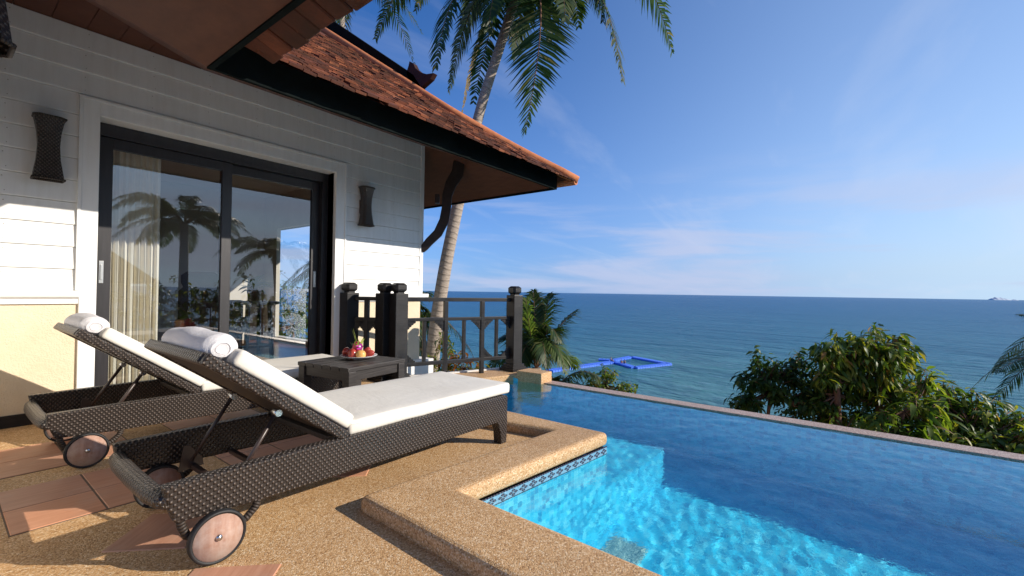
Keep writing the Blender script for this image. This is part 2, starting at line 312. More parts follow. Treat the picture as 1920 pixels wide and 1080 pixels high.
    def leafmat(name, stops, trans=.35, rough=.45):
        t = NT(name); rv = t.rnd(); col = t.ramp(rv, stops)
        n = t.noise(t.coord('World'), 1.1, 3).outputs['Fac']
        col = t.mix(1.0, col, t.ramp(n, [(.3, (.8, .85, .8)), (.7, (1.15, 1.1, 1.0))]), 'MULTIPLY')
        p = t.bsdf(col, rough, None, .25)
        tl = t.n('ShaderNodeBsdfTranslucent'); t.L(t.mix(1.0, col, (1.9, 2.0, .7), 'MULTIPLY'), tl.inputs['Color'])
        mx = t.n('ShaderNodeMixShader', {0: trans, 1: p.outputs[0], 2: tl.outputs[0]}); t.L(mx.outputs[0], t.out.inputs[0])
    leafmat('frond_leaf', [(0, (.018, .040, .014)), (.6, (.038, .070, .020)), (.92, (.075, .10, .030)), (1, (.17, .13, .06))])
    leafmat('frond_young', [(0, (.05, .09, .025)), (.6, (.09, .14, .035)), (1, (.16, .19, .06))], .4)
    leafmat('frond_dry', [(0, (.20, .14, .08)), (1, (.34, .25, .14))], .3, .7)
    leafmat('mango_leaf', [(0, (.030, .066, .014)), (.4, (.070, .125, .022)), (.72, (.17, .215, .032)), (.94, (.30, .28, .05)), (1, (.34, .17, .06))])
    leafmat('bright_leaf', [(0, (.05, .10, .02)), (.6, (.12, .18, .03)), (.9, (.20, .22, .05)), (1, (.28, .15, .06))], .45)
    leafmat('dark_leaf', [(0, (.018, .048, .014)), (.6, (.040, .085, .020)), (.93, (.10, .14, .03)), (1, (.16, .17, .04))])
    leafmat('croton_leaf', [(0, (.05, .09, .02)), (.4, (.20, .17, .03)), (.7, (.30, .10, .03)), (1, (.10, .03, .02))])
    plain('hill_earth', (.05, .055, .025), .95, .4, 1.2, .5, 6, which='World')
    plain('hazed_rock', (.50, .57, .66), .9, .1, .01, .0, 1, which='World')  # island rock with the distance haze painted into its pale blue-grey
    plain('float_blue', (.07, .20, .82), .38, .12, 2, .1, 10)
    plain('skin', (.45, .26, .18), .5, .08); plain('swim_red', (.5, .08, .10), .7, .1); plain('swim_dark', (.03, .03, .05), .7, .1); plain('hair_dark', (.015, .012, .01), .5, .2)
    plain('china', (.80, .80, .80), .12, .02, 5, .0, 10, .6)
    t = NT('rose_apple'); n1 = t.noise(t.coord('Object', (1, 1, .3)), 30, 4, .6).outputs['Fac']
    t.bsdf(t.ramp(n1, [(.3, (.30, .022, .02)), (.7, (.48, .085, .05))]), .22, None, .5)
    t = NT('mango_skin'); n1 = t.noise(t.coord('Object'), 14, 4, .6).outputs['Fac']
    t.bsdf(t.ramp(n1, [(.3, (.72, .34, .09)), (.7, (.80, .52, .18))]), .35, None, .4)
    t = NT('pitaya_skin'); n1 = t.noise(t.coord('Object'), 18, 4, .6).outputs['Fac']
    t.bsdf(t.ramp(n1, [(.3, (.55, .035, .10)), (.7, (.65, .11, .10))]), .4, None, .4)
    plain('pitaya_scale', (.32, .42, .06), .45, .3, 20); plain('orchid_petal', (.62, .06, .42), .5, .25, 40); plain('orchid_heart', (.80, .72, .78), .5, .1, 20)
    plain('grape_skin', (.16, .02, .018), .3, .3, 20)
    plain('clay_pot', (.22, .08, .05), .6, .2)
    plain('neighbour_roof', (.10, .065, .05), .8, .2, 3, .3, 20)
make_materials()
M = MATS

# ------------------------------------------------------------------ mesh helpers
class MB:
    """collects shapes and links them as one mesh object"""
    def __init__(s): s.bm = bmesh.new()
    def poly(s, verts, faces, T=None):
        vs = [s.bm.verts.new((T @ Vector(v)) if T is not None else v) for v in verts]
        for f in faces:
            try: s.bm.faces.new([vs[i] for i in f])
            except ValueError: pass
        return vs
    def box(s, c, d, T=None, taper=1.0):
        x, y, z = (q / 2 for q in d); V = []
        for sz in (-1, 1):
            k = taper if sz > 0 else 1
            for sx, sy in ((-1, -1), (1, -1), (1, 1), (-1, 1)): V.append((c[0] + sx * x * k, c[1] + sy * y * k, c[2] + sz * z))
        s.poly(V, [(3, 2, 1, 0), (4, 5, 6, 7), (0, 1, 5, 4), (1, 2, 6, 5), (2, 3, 7, 6), (3, 0, 4, 7)], T); return s
    def boxb(s, x0, x1, y0, y1, z0, z1, T=None): return s.box(((x0 + x1) / 2, (y0 + y1) / 2, (z0 + z1) / 2), (x1 - x0, y1 - y0, z1 - z0), T)
    def prism(s, pts, a, b, axis='z', T=None):
        """polygon extruded from a to b along an axis; pts lie in the plane of the two other axes"""
        n = len(pts)
        def mk(p, h): return (p[0], p[1], h) if axis == 'z' else ((p[0], h, p[1]) if axis == 'y' else (h, p[0], p[1]))
        V = [mk(p, a) for p in pts] + [mk(p, b) for p in pts]
        F = [tuple(range(n))[::-1], tuple(range(n, 2 * n))] + [(i, (i + 1) % n, n + (i + 1) % n, n + i) for i in range(n)]
        s.poly(V, F, T); return s
    def beam(s, p, q, w, h, roll=0):
        p, q = Vector(p), Vector(q); d = (q - p); L = d.length; d.normalize()
        side = d.cross(Vector((0, 0, 1)))
        if side.length < 1e-4: side = Vector((1, 0, 0))
        side.normalize(); u = side.cross(d)
        T = Matrix.Translation((p + q) / 2) @ Matrix((d, side, u)).transposed().to_4x4()
        if roll: T = T @ Matrix.Rotation(roll, 4, 'X')
        return s.box((0, 0, 0), (L, w, h), T)
    def tube(s, path, rad, seg=8, cap=True, uv=True):
        if s.bm.faces.layers.int.get('keep') is None: s.bm.faces.layers.int.new('keep')
        s.bm.loops.layers.uv.verify()
        P = [Vector(p) for p in path]; n = len(P)
        rads = rad if isinstance(rad, (list, tuple)) else [rad] * n
        rings = []; prev = None; run = 0
        L = s.bm.loops.layers.uv.verify() if uv else None; KL = s.bm.faces.layers.int.get('keep') or s.bm.faces.layers.int.new('keep'); runs = []
        for i, p in enumerate(P):
            d = (P[min(i + 1, n - 1)] - P[max(i - 1, 0)]).normalized()
            if prev is None:
                a = d.orthogonal().normalized()
            else:
                a = (prev - d * prev.dot(d)).normalized()
            prev = a; b = d.cross(a)
            if i: run += (p - P[i - 1]).length
            runs.append(run)
            rings.append([s.bm.verts.new(p + (a * math.cos(2 * math.pi * k / seg) + b * math.sin(2 * math.pi * k / seg)) * rads[i]) for k in range(seg)])
        for i in range(n - 1):
            for k in range(seg):
                f = s.bm.faces.new((rings[i][k], rings[i][(k + 1) % seg], rings[i + 1][(k + 1) % seg], rings[i + 1][k])); f.smooth = True
                if uv:
                    r = max(rads[i], 1e-3) * 2 * math.pi / seg
                    for lp, (u, v) in zip(f.loops, ((runs[i], k * r), (runs[i], (k + 1) * r), (runs[i + 1], (k + 1) * r), (runs[i + 1], k * r))): lp[L].uv = (u, v)
                    f[KL] = 1
        if cap:
            s.bm.faces.new(rings[0][::-1]); s.bm.faces.new(rings[-1])
        return s
    def lathe(s, prof, seg=24, T=None, sx=1, sy=1):
        rings = []
        for r, z in prof:
            if r < 1e-5: v = Vector((0, 0, z)); rings.append([s.bm.verts.new(T @ v if T is not None else v)])
            else:
                ring = []
                for k in range(seg):
                    v = Vector((r * sx * math.cos(2 * math.pi * k / seg), r * sy * math.sin(2 * math.pi * k / seg), z)); ring.append(s.bm.verts.new(T @ v if T is not None else v))
                rings.append(ring)
        for a, b in zip(rings, rings[1:]):
            for k in range(seg):
                q = [a[k % len(a)], a[(k + 1) % len(a)], b[(k + 1) % len(b)], b[k % len(b)]]
                u = []
                for x in q:
                    if x not in u: u.append(x)
                if len(u) > 2:
                    try: f = s.bm.faces.new(u); f.smooth = True
                    except ValueError: pass
        return s
    def build(s, name, mat, parent=None, bevel=0, seg=2, smooth=False, loc=None):
        bm = s.bm
        if bevel:
            bmesh.ops.recalc_face_normals(bm, faces=bm.faces); bm.normal_update()
            bmesh.ops.bevel(bm, geom=[e for e in bm.edges if len(e.link_faces) == 2 and e.calc_face_angle(0) > .5], offset=bevel, segments=seg, affect='EDGES', profile=.6)
        bmesh.ops.recalc_face_normals(bm, faces=bm.faces)
        L = bm.loops.layers.uv.verify(); KL = bm.faces.layers.int.get('keep')
        for f in bm.faces:
            if smooth: f.smooth = True
            if KL is not None and f[KL]: continue
            n = f.normal; a = max(range(3), key=lambda i: abs(n[i]))
            for lp in f.loops:
                c = lp.vert.co; lp[L].uv = ((c.y, c.z), (c.x, c.z), (c.x, c.y))[a]
        me = bpy.data.meshes.new(name); bm.to_mesh(me); bm.free()
        if smooth and bevel:
            pass
        return link(name, me, mat, parent, loc)

def link(name, me, mat=None, parent=None, loc=None):
    o = bpy.data.objects.new(name, me); C.objects.link(o)
    if mat is not None:
        for x in (mat if isinstance(mat, (list, tuple)) else [mat]): me.materials.append(M[x] if isinstance(x, str) else x)
    if parent is not None: o.parent = parent
    if loc is not None: o.location = loc
    return o
def inst(o, parent=None, loc=None, rot=None, scl=None, name=None):
    c = o.copy(); C.objects.link(c)
    if parent is not None: c.parent = parent
    if loc is not None: c.location = loc
    if rot is not None: c.rotation_euler = rot
    if scl is not None: c.scale = scl
    return c
def tag(o, label=None, cat=None, group=None, kind=None):
    if label: o['label'] = label
    if cat: o['category'] = cat
    if group: o['group'] = group
    if kind: o['kind'] = kind
    return o
def thing(name, label, cat, loc=(0, 0, 0), rz=0, group=None):
    o = bpy.data.objects.new(name, None); C.objects.link(o); o.location = loc; o.rotation_euler = (0, 0, rz)
    o.empty_display_size = .1
    return tag(o, label, cat, group)
def copy_thing(root, loc=None, rz=None, label=None):
    r = root.copy(); C.objects.link(r)
    if loc is not None: r.location = loc
    if rz is not None: r.rotation_euler = (0, 0, rz)
    if label: r['label'] = label
    for ch in list(root.children):
        c = ch.copy(); C.objects.link(c); c.parent = r
        for g in list(ch.children):
            d = g.copy(); C.objects.link(d); d.parent = c
    return r
def lerp(a, b, t): return a + (b - a) * t
def ext(p, q, t): return tuple(lerp(a, b, t) for a, b in zip(p, q))

# ------------------------------------------------------------------ setting: sea, hill, deck, pool
SEA_Z = -14.0
me = bpy.data.meshes.new('sea'); RS = 60000; bm = bmesh.new()
rr = [0, 30, 80, 200, 600, 2000, 8000, RS]; rings = []
for r in rr: rings.append([bm.verts.new((r * math.cos(a * math.pi / 32), r * math.sin(a * math.pi / 32), SEA_Z)) for a in range(64)] if r else [bm.verts.new((0, 0, SEA_Z))])
for a, b in zip(rings, rings[1:]):
    for k in range(64):
        if len(a) == 1: bm.faces.new((a[0], b[k], b[(k + 1) % 64]))
        else: bm.faces.new((a[k], b[k], b[(k + 1) % 64], a[(k + 1) % 64]))
bm.to_mesh(me); bm.free()
tag(link('sea', me, 'sea_water'), kind='structure')

def smooth(a, b, x):
    t = max(0, min(1, (x - a) / (b - a))); return t * t * (3 - 2 * t)
def ground_z(x, y):
    base = lerp(-2.4, -.55, smooth(3.9, 5.2, y))
    if y < -4.5: base = lerp(base, -3.2, smooth(-4.5, -7, y))
    z = base - .62 * max(0, x - 4.9) - .05 * max(0, -y - 8)
    if y > 9: z += .1 * (min(y, 40) - 9)
    z += .25 * noise.noise(Vector((x * .4, y * .4, 0))) * smooth(5, 8, x)
    return max(z, SEA_Z - 1.5)
me = bpy.data.meshes.new('hillside'); bm = bmesh.new(); N = 80
g = {}
for i in range(N + 1):
    for j in range(N + 1):
        x = -25 + 65 * (i / N); y = -45 + 100 * (j / N); g[i, j] = bm.verts.new((x, y, ground_z(x, y)))
for i in range(N):
    for j in range(N):
        f = bm.faces.new((g[i, j], g[i + 1, j], g[i + 1, j + 1], g[i, j + 1])); f.smooth = True
bm.to_mesh(me); bm.free(); tag(link('hillside', me, 'hill_earth'), kind='structure')

deck_pts = [(-3, -4.6), (1.19, -4.6), (1.36, 1.60), (2.66, 1.50), (2.66, 3.86), (2.86, 3.84), (4.37, 3.34), (4.47, 3.02), (4.62, 3.02), (4.68, 3.66), (3.23, 4.20), (3.0, 4.70), (-3, 4.70)]
deck = tag(MB().prism(deck_pts, -.16, 0).build('deck', 'pebble_wash', bevel=.012, seg=2), kind='structure')
coping_pts = [(.98, -4.6), (1.395, -4.6), (1.552, 1.475), (2.818, 1.345), (2.825, 3.79), (2.47, 3.79), (2.514, 2.23), (2.62, 1.669), (1.212, 1.802)]
tag(MB().prism(coping_pts, -.02, .07).build('coping', 'pebble_wash', bevel=.042, seg=5), kind='structure')
# retaining wall outside the balustrade, white
tag(MB().prism([(4.70, 3.03), (4.73, 3.70), (3.27, 4.25), (3.03, 4.69), (2.99, 4.69), (3.22, 4.205), (4.685, 3.665), (4.625, 3.03)], -2.6, .014).build('retaining_wall', 'white_render'), 'white painted retaining wall under the edge of the pool deck', 'wall')
# end block beside the infinity edge
tag(MB().prism([(4.39, 2.955), (4.62, 2.955), (4.63, 3.3), (4.37, 3.3)], -.5, .055).build('pool_end_block', 'pebble_wash', bevel=.012), kind='structure')
# pool basin with a slightly sloping floor
def floor_z(y): return -.06 - lerp(.66, .82, smooth(1.6, -2.5, y))
outl = [(1.36, -4.6), (1.537, 1.487), (2.805, 1.358), (2.81, 3.84), (4.36, 3.36), (4.41, 3.00), (4.44, 2.95), (4.44, -4.6)]
bm = bmesh.new()
top = [bm.verts.new((x, y, -.085 if x > 4.37 else -.03)) for x, y in outl]; bot = [bm.verts.new((x, y, floor_z(y))) for x, y in outl]
L = bm.loops.layers.uv.verify()
for i in range(len(outl)):
    j = (i + 1) % len(outl); f = bm.faces.new((top[i], top[j], bot[j], bot[i])); ln = (top[j].co - top[i].co).length
    for lp, u in zip(f.loops, ((0, top[i].co.z), (ln, top[j].co.z), (ln, bot[j].co.z), (0, bot[i].co.z))): lp[L].uv = u
gy = [-4.6 + i * .5 for i in range(18)]
for a, b in zip(gy, gy[1:]):
    f = bm.faces.new([bm.verts.new(v) for v in ((1.3, a, floor_z(a)), (4.5, a, floor_z(a)), (4.5, b, floor_z(b)), (1.3, b, floor_z(b)))])
    for lp in f.loops: lp[L].uv = (lp.vert.co.x, lp.vert.co.y)
me = bpy.data.meshes.new('pool_basin'); bm.to_mesh(me); bm.free()
basin = tag(link('pool_basin', me, 'pool_mosaic'), kind='structure')
# submerged bench beyond the corner of the coping
bench = MB().prism([(2.815, 1.362), (3.76, 1.30), (3.76, 2.3), (2.815, 2.3)], -.95, -.39).build('pool_bench', 'pool_mosaic'); tag(bench, kind='structure')
grate = MB().boxb(2.585, 2.80, 1.06, 1.285, floor_z(1.17) - .01, floor_z(1.17) + .016).build('drain_grate', 'drain_grate', basin)
# infinity edge
edge = tag(MB().boxb(4.450, 4.62, -4.6, 2.953, -2.6, -.057).build('infinity_edge', 'edge_stone', bevel=.006), kind='structure')
# water surface: real ripples
bm = bmesh.new(); gx, gy2, st = 1.32, -4.6, .021; nx, ny = int((4.449 - gx) / st), int((3.9 - gy2) / st); vg = []
for i in range(nx + 1):
    col = []
    for j in range(ny + 1):
        x, y = gx + (4.449 - gx) * i / nx, gy2 + (3.9 - gy2) * j / ny
        z = .0030 * noise.noise(Vector((x * 3.4, y * 4.6, 1.7))) + .0020 * noise.noise(Vector((x * 8.0 + 3, y * 9.5, 4.2))) + .0012 * noise.noise(Vector((x * 17, y * 19 + 5, 9.1)))
        col.append(bm.verts.new((x, y, -.0685 + z)))
    vg.append(col)
for i in range(nx):
    for j in range(ny):
        f = bm.faces.new((vg[i][j], vg[i + 1][j], vg[i + 1][j + 1], vg[i][j + 1])); f.smooth = True
me = bpy.data.meshes.new('pool_water'); bm.to_mesh(me); bm.free()
water = tag(link('pool_water', me, 'pool_water'), kind='structure'); water.cycles.is_caustics_caster = True
for o in (basin, bench, grate): o.cycles.is_caustics_receiver = True
# border tiles along the two visible pool walls under the coping
def border_run(p, q, nrm):
    p, q = Vector((*p, 0)), Vector((*q, 0)); ln = (q - p).length; n = round(ln / .080); w = ln / n; d = (q - p).normalized()
    proto = None
    for k in range(n):
        if proto is None:
            b = MB(); vs_ = b.poly([(0, 0, -.076), (w * .985, 0, -.076), (w * .985, 0, -.021), (0, 0, -.021), (0, -.006, -.076), (w * .985, -.006, -.076), (w * .985, -.006, -.021), (0, -.006, -.021)], [(4, 5, 6, 7), (0, 3, 2, 1), (0, 1, 5, 4), (1, 2, 6, 5), (2, 3, 7, 6), (3, 0, 4, 7)])
            proto = b.build('border_tile', 'border_mosaic', basin)
            uvl = proto.data.uv_layers[0].data
            for li, lp in enumerate(proto.data.loops):
                c = proto.data.vertices[lp.vertex_index].co; uvl[li].uv = (c.x / (w * .985), (c.z + .076) / .055)
            o = proto
        else: o = inst(proto)
        o.location = p + d * (w * k) + Vector((*nrm, 0)) * .002; o.rotation_euler = (0, 0, math.atan2(d.y, d.x))
border_run((1.545, 1.486), (2.805, 1.358), (-.1, -.99))
border_run((1.537, 1.478), (1.44, -2.0), (1, 0))

# terracotta tiles laid flush in the pebble deck
tile_proto = MB().box((0, 0, -.0065), (.292, .292, .021)).build('deck_tile', 'terracotta', deck, bevel=.003, seg=1)
spots = []
for x0, nxn in ((.215, 2), (1.06, 2), (1.92, 2)):
    for y0 in (2.665, 3.485):
        for i in range(nxn):
            for j in range(2): spots.append((x0 + .148 + i * .298, y0 + .148 + j * .298, 0))
for i in range(2):
    for j in range(2): spots.append((-.63 + .148 + i * .298, 2.665 + .148 + j * .298, 0)); spots.append((-.63 + .148 + i * .298, 3.485 + .148 + j * .298, 0))
spots += [(.597, 1.66, math.pi / 4), (.62, 2.25, math.pi / 4), (1.46, 2.31, math.pi / 4)]
for k, (x, y, a) in enumerate(spots):
    o = tile_proto if k == 0 else inst(tile_proto)
    o.location = (x, y, random.uniform(0, .0012)); o.rotation_euler = (0, 0, a)
for x0 in (.215, 1.06, 1.92, -.63):
    for y0 in (2.665, 3.485): MB().boxb(x0 - .003, x0 + .597, y0 - .003, y0 + .597, -.02, .0022).build('grout_bed', 'grout', deck)

# ------------------------------------------------------------------ the villa
villa = thing('villa', 'white weatherboard villa with tiled roof and dark sliding doors', 'house', (1.8, 4.7, 0))
V0 = Matrix.Translation((-1.8, -4.7, 0))
def vb(b, name, mat, parent=villa, **k):
    """build in world coordinates as a part of the villa"""
    if parent is villa: bmesh.ops.transform(b.bm, matrix=V0, verts=b.bm.verts)
    return b.build(name, mat, parent, **k)
WY = 4.7
# boards: rows from the belt up to the eaves
z = .955; rows = []
n_rows = 12; hrow = (2.955 - .955) / n_rows
protos = {}
def board(x0, x1, z0):
    # a bevelled weatherboard: its lower edge stands 9 mm proud of the upper one, with a shadow gap
    b = MB(); h = hrow - .004
    b.prism([(WY + .03, z0), (WY - .011, z0), (WY - .013, z0 + .008), (WY - .003, z0 + h), (WY + .03, z0 + h)], x0, x1, 'x')
    return vb(b, 'weatherboard', 'white_paint')
for r in range(n_rows):
    z0 = .955 + r * hrow
    if z0 + hrow < 2.42 + .03:
        if z0 > .96 or True: board(-1.6, .70, z0); board(2.90, 4.075, z0)
    elif z0 < 2.42: board(-1.6, .70, z0); board(2.90, 4.075, z0); 
    else: board(-1.6, 4.075, z0)
vb(MB().boxb(.70, 2.90, WY, WY + .03, 2.40, 2.62), 'wall_backing', 'white_paint')
vb(MB().boxb(-1.6, .795, WY + .03, WY + .30, -.05, 3.2).boxb(2.79, 4.068, WY + .03, WY + .30, -.05, 3.2).boxb(.795, 2.79, WY + .03, WY + .30, 2.315, 3.2), 'wall_core', 'room_wall')
vb(MB().boxb(-1.6, .70, WY + .002, WY + .035, .08, .86), 'stucco_panel', 'stucco'); vb(MB().boxb(2.90, 4.055, WY + .002, WY + .035, .08, .86), 'stucco_panel', 'stucco')
vb(MB().boxb(-1.6, .70, WY - .012, WY + .02, -.02, .085), 'skirting', 'dark_wood'); vb(MB().boxb(2.90, 3.06, WY - .012, WY + .02, -.02, .085), 'skirting', 'dark_wood')
for x0, x1 in ((-1.6, .698), (2.902, 4.16)):
    b = MB(); b.prism([(WY + .03, .858), (WY - .018, .862), (WY - .018, .895), (WY - .045, .915), (WY - .05, .955), (WY - .03, .96), (WY + .03, .96)], x0, x1, 'x')
    vb(b, 'belt_moulding', 'white_paint')
vb(MB().boxb(4.02, 4.078, WY - .016, WY + .31, .96, 2.955), 'corner_board', 'white_paint', bevel=.004)
vb(MB().boxb(4.075, 4.11, WY + .14, 9.2, -.6, 3.4), 'side_wall_lower', 'stucco') if False else None
# gable side wall facing the sea with a window opening, and the back wall: a room behind the doors
b = MB().boxb(4.0, 4.07, WY + .30, 6.9, -.6, 3.4).boxb(4.0, 4.07, 6.9, 8.7, -.6, .10).boxb(4.0, 4.07, 6.9, 8.7, 2.12, 3.4).boxb(4.0, 4.07, 8.7, 9.2, -.6, 3.4)
vb(b, 'side_wall', 'room_wall')
vb(MB().boxb(-1.6, 4.07, 9.2, 9.3, -.6, 3.4).boxb(-1.7, -1.6, 4.7, 9.3, -.6, 3.4), 'back_wall', 'room_wall')
vb(MB().boxb(-1.6, 4.0, WY + .30, 9.2, -.1, .02), 'room_floor', 'room_floor')
vb(MB().boxb(-1.6, 4.0, WY + .30, 9.2, 2.75, 2.85), 'ceiling', 'room_wall')
vb(MB().boxb(2.9, 4.22, WY - .10, WY + .3, -1.6, .085).boxb(4.05, 4.22, WY + .3, 9.2, -1.6, .085), 'plinth', 'white_render', bevel=.006)
# wall return on the camera's left, holding the nearest lamp
vb(MB().boxb(-.30, .012, 2.12, 4.66, -.02, 3.0), 'wall_return', 'white_paint')
# nail heads on the boards
b = MB()
for r in range(12):
    for x in [q * .41 - .1 for q in range(11)]:
        z0 = .955 + r * hrow + .03
        if .66 < x < 2.94 and z0 < 2.47: continue
        for dz in (0, .10):
            T = Matrix.Translation((x + random.uniform(-.01, .01), WY - (.011 if dz == 0 else .0065), z0 + dz)) @ Matrix.Rotation(math.pi / 2, 4, 'X')
            b.lathe([(0, .0016), (.0035, .0012), (.0042, -.004)], 6, T)
nh = vb(b, 'nail_heads', 'nail_steel'); nh['kind'] = 'stuff'
# door casing
b = MB().boxb(.70, .80, WY - .022, WY + .155, 0, 2.42).boxb(2.79, 2.90, WY - .022, WY + .155, 0, 2.42).boxb(.80, 2.79, WY - .022, WY + .155, 2.312, 2.42)
vb(b, 'door_casing', 'white_paint', bevel=.005)
vb(MB().boxb(.68, .70, WY - .03, WY - .001, .962, 2.419).boxb(2.90, 2.92, WY - .03, WY - .001, .962, 2.419).boxb(.68, 2.92, WY - .03, WY + .0, 2.42, 2.44), 'casing_bead', 'white_paint')
DY = WY + .16
vb(MB().boxb(.80, 2.79, DY - .02, DY + .12, 2.21, 2.31).boxb(.80, .83, DY - .02, DY + .12, .05, 2.21).boxb(2.72, 2.79, DY - .02, DY + .12, .05, 2.21).boxb(.80, 2.79, DY - .02, DY + .12, -.01, .05), 'door_surround', 'door_frame', bevel=.003)
def sliding_panel(x0, x1, y, handle_x):
    b = MB(); sw = .085
    b.boxb(x0, x0 + sw, y, y + .04, .055, 2.205).boxb(x1 - sw, x1, y, y + .04, .055, 2.205).boxb(x0 + sw, x1 - sw, y, y + .04, 2.12, 2.205).boxb(x0 + sw, x1 - sw, y, y + .04, .055, .16)
    d = vb(b, 'sliding_door', 'door_frame', bevel=.003)
    off = Vector((-1.8, -4.7, 0))
    g = MB().boxb(x0 + sw, x1 - sw, y + .0195, y + .0200, .16, 2.12); bmesh.ops.transform(g.bm, matrix=V0, verts=g.bm.verts)
    bmesh.ops.delete(g.bm, geom=[f for f in g.bm.faces if abs(f.normal.y) < .5 or f.calc_center_median().y > y - 4.7 + .0198], context='FACES')
    g.build('glass_pane', 'pane_glass', d)
    h = MB().boxb(handle_x - .014, handle_x + .014, y - .006, y + .003, 1.02, 1.20); h.boxb(handle_x - .006, handle_x + .006, y - .014, y - .005, 1.05, 1.17)
    bmesh.ops.transform(h.bm, matrix=V0, verts=h.bm.verts); h.build('handle', 'steel_pull', d, bevel=.002)
sliding_panel(.83, 1.80, DY, .855)
sliding_panel(1.72, 2.72, DY + .05, 2.68)

# ---- roofs
SL = .68
EZ, EY = 2.46, 3.0            # tile edge of the front eave
CX = 5.17                     # corner of the tiles at the right
FY, FZ0, FZ1 = 3.2, 2.345, 2.585
VX = 3.98                     # verge of the upper gable
# solid bed under the tiles (front slope, side slope, upper gable slope)
def rz(y): return EZ + SL * (y - EY)
b = MB()
ridge = 7.6
b.poly([(1.27, EY, EZ), (CX, EY, EZ), (VX, EY + CX - VX, rz(EY + CX - VX)), (VX, ridge, rz(ridge)), (-3.0, ridge, rz(ridge)), (-3.0, 7.27, rz(7.27))], [(0, 1, 2, 3, 4, 5)])
b.poly([(CX, EY, EZ), (CX, 12, EZ), (VX, 12, rz(EY + CX - VX)), (VX, EY + CX - VX, rz(EY + CX - VX))], [(0, 1, 2, 3)])
b.poly([(VX, ridge, rz(ridge)), (VX, 12, EZ + 1), (-3, 12, EZ + 1), (-3, ridge, rz(ridge))], [(0, 1, 2, 3)])
b.poly([(VX, EY + CX - VX, rz(EY + CX - VX)), (VX, ridge, rz(ridge)), (VX, 12, EZ + .9)], [(0, 1, 2)])
# wing roof on the left, eave along y at x = 1.27
def wz(x): return EZ + SL * (1.27 - x)
b.poly([(1.27, -3, EZ), (1.27, EY, EZ), (-3.0, 7.27, wz(-3.0)), (-3.0, -3, wz(-3.0))], [(0, 1, 2, 3)])
roof = vb(b, 'roof', 'clay_tile')
# fascias
vb(MB().boxb(1.03, 4.98, FY - .03, FY, FZ0, FZ1).boxb(4.98, 5.01, FY - .03, 11.5, FZ0, FZ1), 'fascia', 'fascia_wood')
vb(MB().boxb(1.03, 1.06, -3, FY - .031, FZ0, FZ0 + .10), 'wing_fascia', 'fascia_wood')
# soffits
b = MB()
b.poly([(1.01, FY, FZ0 + .02), (4.99, FY, FZ0 + .02), (4.07, WY, 2.952), (1.49, WY, 2.952)], [(0, 1, 2, 3)])
b.poly([(4.99, FY, FZ0 + .02), (4.99, 11, FZ0 + .02), (4.07, 11, 2.952), (4.07, WY, 2.952)], [(0, 1, 2, 3)])
vb(b, 'soffit', 'soffit_wood')
D1, D2 = Vector((1.49, WY, 2.953)), Vector((-1.5, 3.046, 2.953))
b = MB()
b.poly([(1.03, FY, FZ0 + .012), (1.05, -3, FZ0 + .012), (-1.5, -3, 2.953), tuple(D2), tuple(D1)], [(0, 1, 2, 3), (0, 3, 4)])
vb(b, 'wing_soffit', 'soffit_wood')
# boards of the ceiling strip between the wing soffit and the wall
k = 0
for i in range(16):
    x1 = 1.47 - i * .19; x0 = x1 - .186
    ya = lambda x: D2.y + (D1.y - D2.y) * (x - D2.x) / (D1.x - D2.x)
    if x0 < -1.45: break
    b = MB(); zz = 2.956
    b.poly([(x0, ya(x0) - .01, zz), (x1, ya(x1) - .01, zz), (x1, WY + .02, zz), (x0, WY + .02, zz), (x0, ya(x0) - .01, zz + .02), (x1, ya(x1) - .01, zz + .02), (x1, WY + .02, zz + .02), (x0, WY + .02, zz + .02)], [(0, 1, 2, 3), (7, 6, 5, 4), (0, 4, 5, 1), (1, 5, 6, 2), (2, 6, 7, 3), (3, 7, 4, 0)])
    vb(b, 'soffit_board', 'soffit_wood')
vb(MB().boxb(-1.6, 1.5, 3.0, WY + .02, 2.985, 3.0), 'soffit_backing', 'fascia_wood')
# tiles on the front slope
rng = random.Random(3)
ang = math.atan(SL); up_s = Vector((0, math.cos(ang), math.sin(ang))); nrm_s = Vector((0, -math.sin(ang), math.cos(ang)))
tw, te = .098, .088           # tile width, exposed length
def tile_mesh():
    b = MB(); b.box((0, .075, .006), (tw * .94, .16, .018)); return b
tiles = []
row = 0; s = -.02
while True:
    y = EY + s * math.cos(ang); z = EZ + s * math.sin(ang)
    if y > 6.2: break
    xr = CX - (y - EY) if y < EY + CX - VX else VX
    xl = 1.27 - max(0, y - EY)
    x = xl + (tw / 2 if row % 2 else 0)
    while x < xr - .02:
        tiles.append((x, y, z)); x += tw
    row += 1; s += te
tiles.sort(key=lambda p: (Vector(p) - EYE).length)
vis = [p for p in tiles]
tp = None; rest = MB()
def tile_T(p):
    j = lambda a: rng.uniform(-a, a)
    lift = rng.uniform(.012, .02) + (rng.random() < .1) * .012
    return Matrix.Translation(Vector(p) + nrm_s * lift) @ Matrix.Rotation(ang - .09 + j(.03), 4, 'X') @ Matrix.Rotation(j(.05), 4, 'Z') @ Matrix.Rotation(j(.05), 4, 'Y')
TM = tile_mesh(); tp = TM.build('roof_tile', 'clay_tile', roof)
Vm = V0
cnt = 0
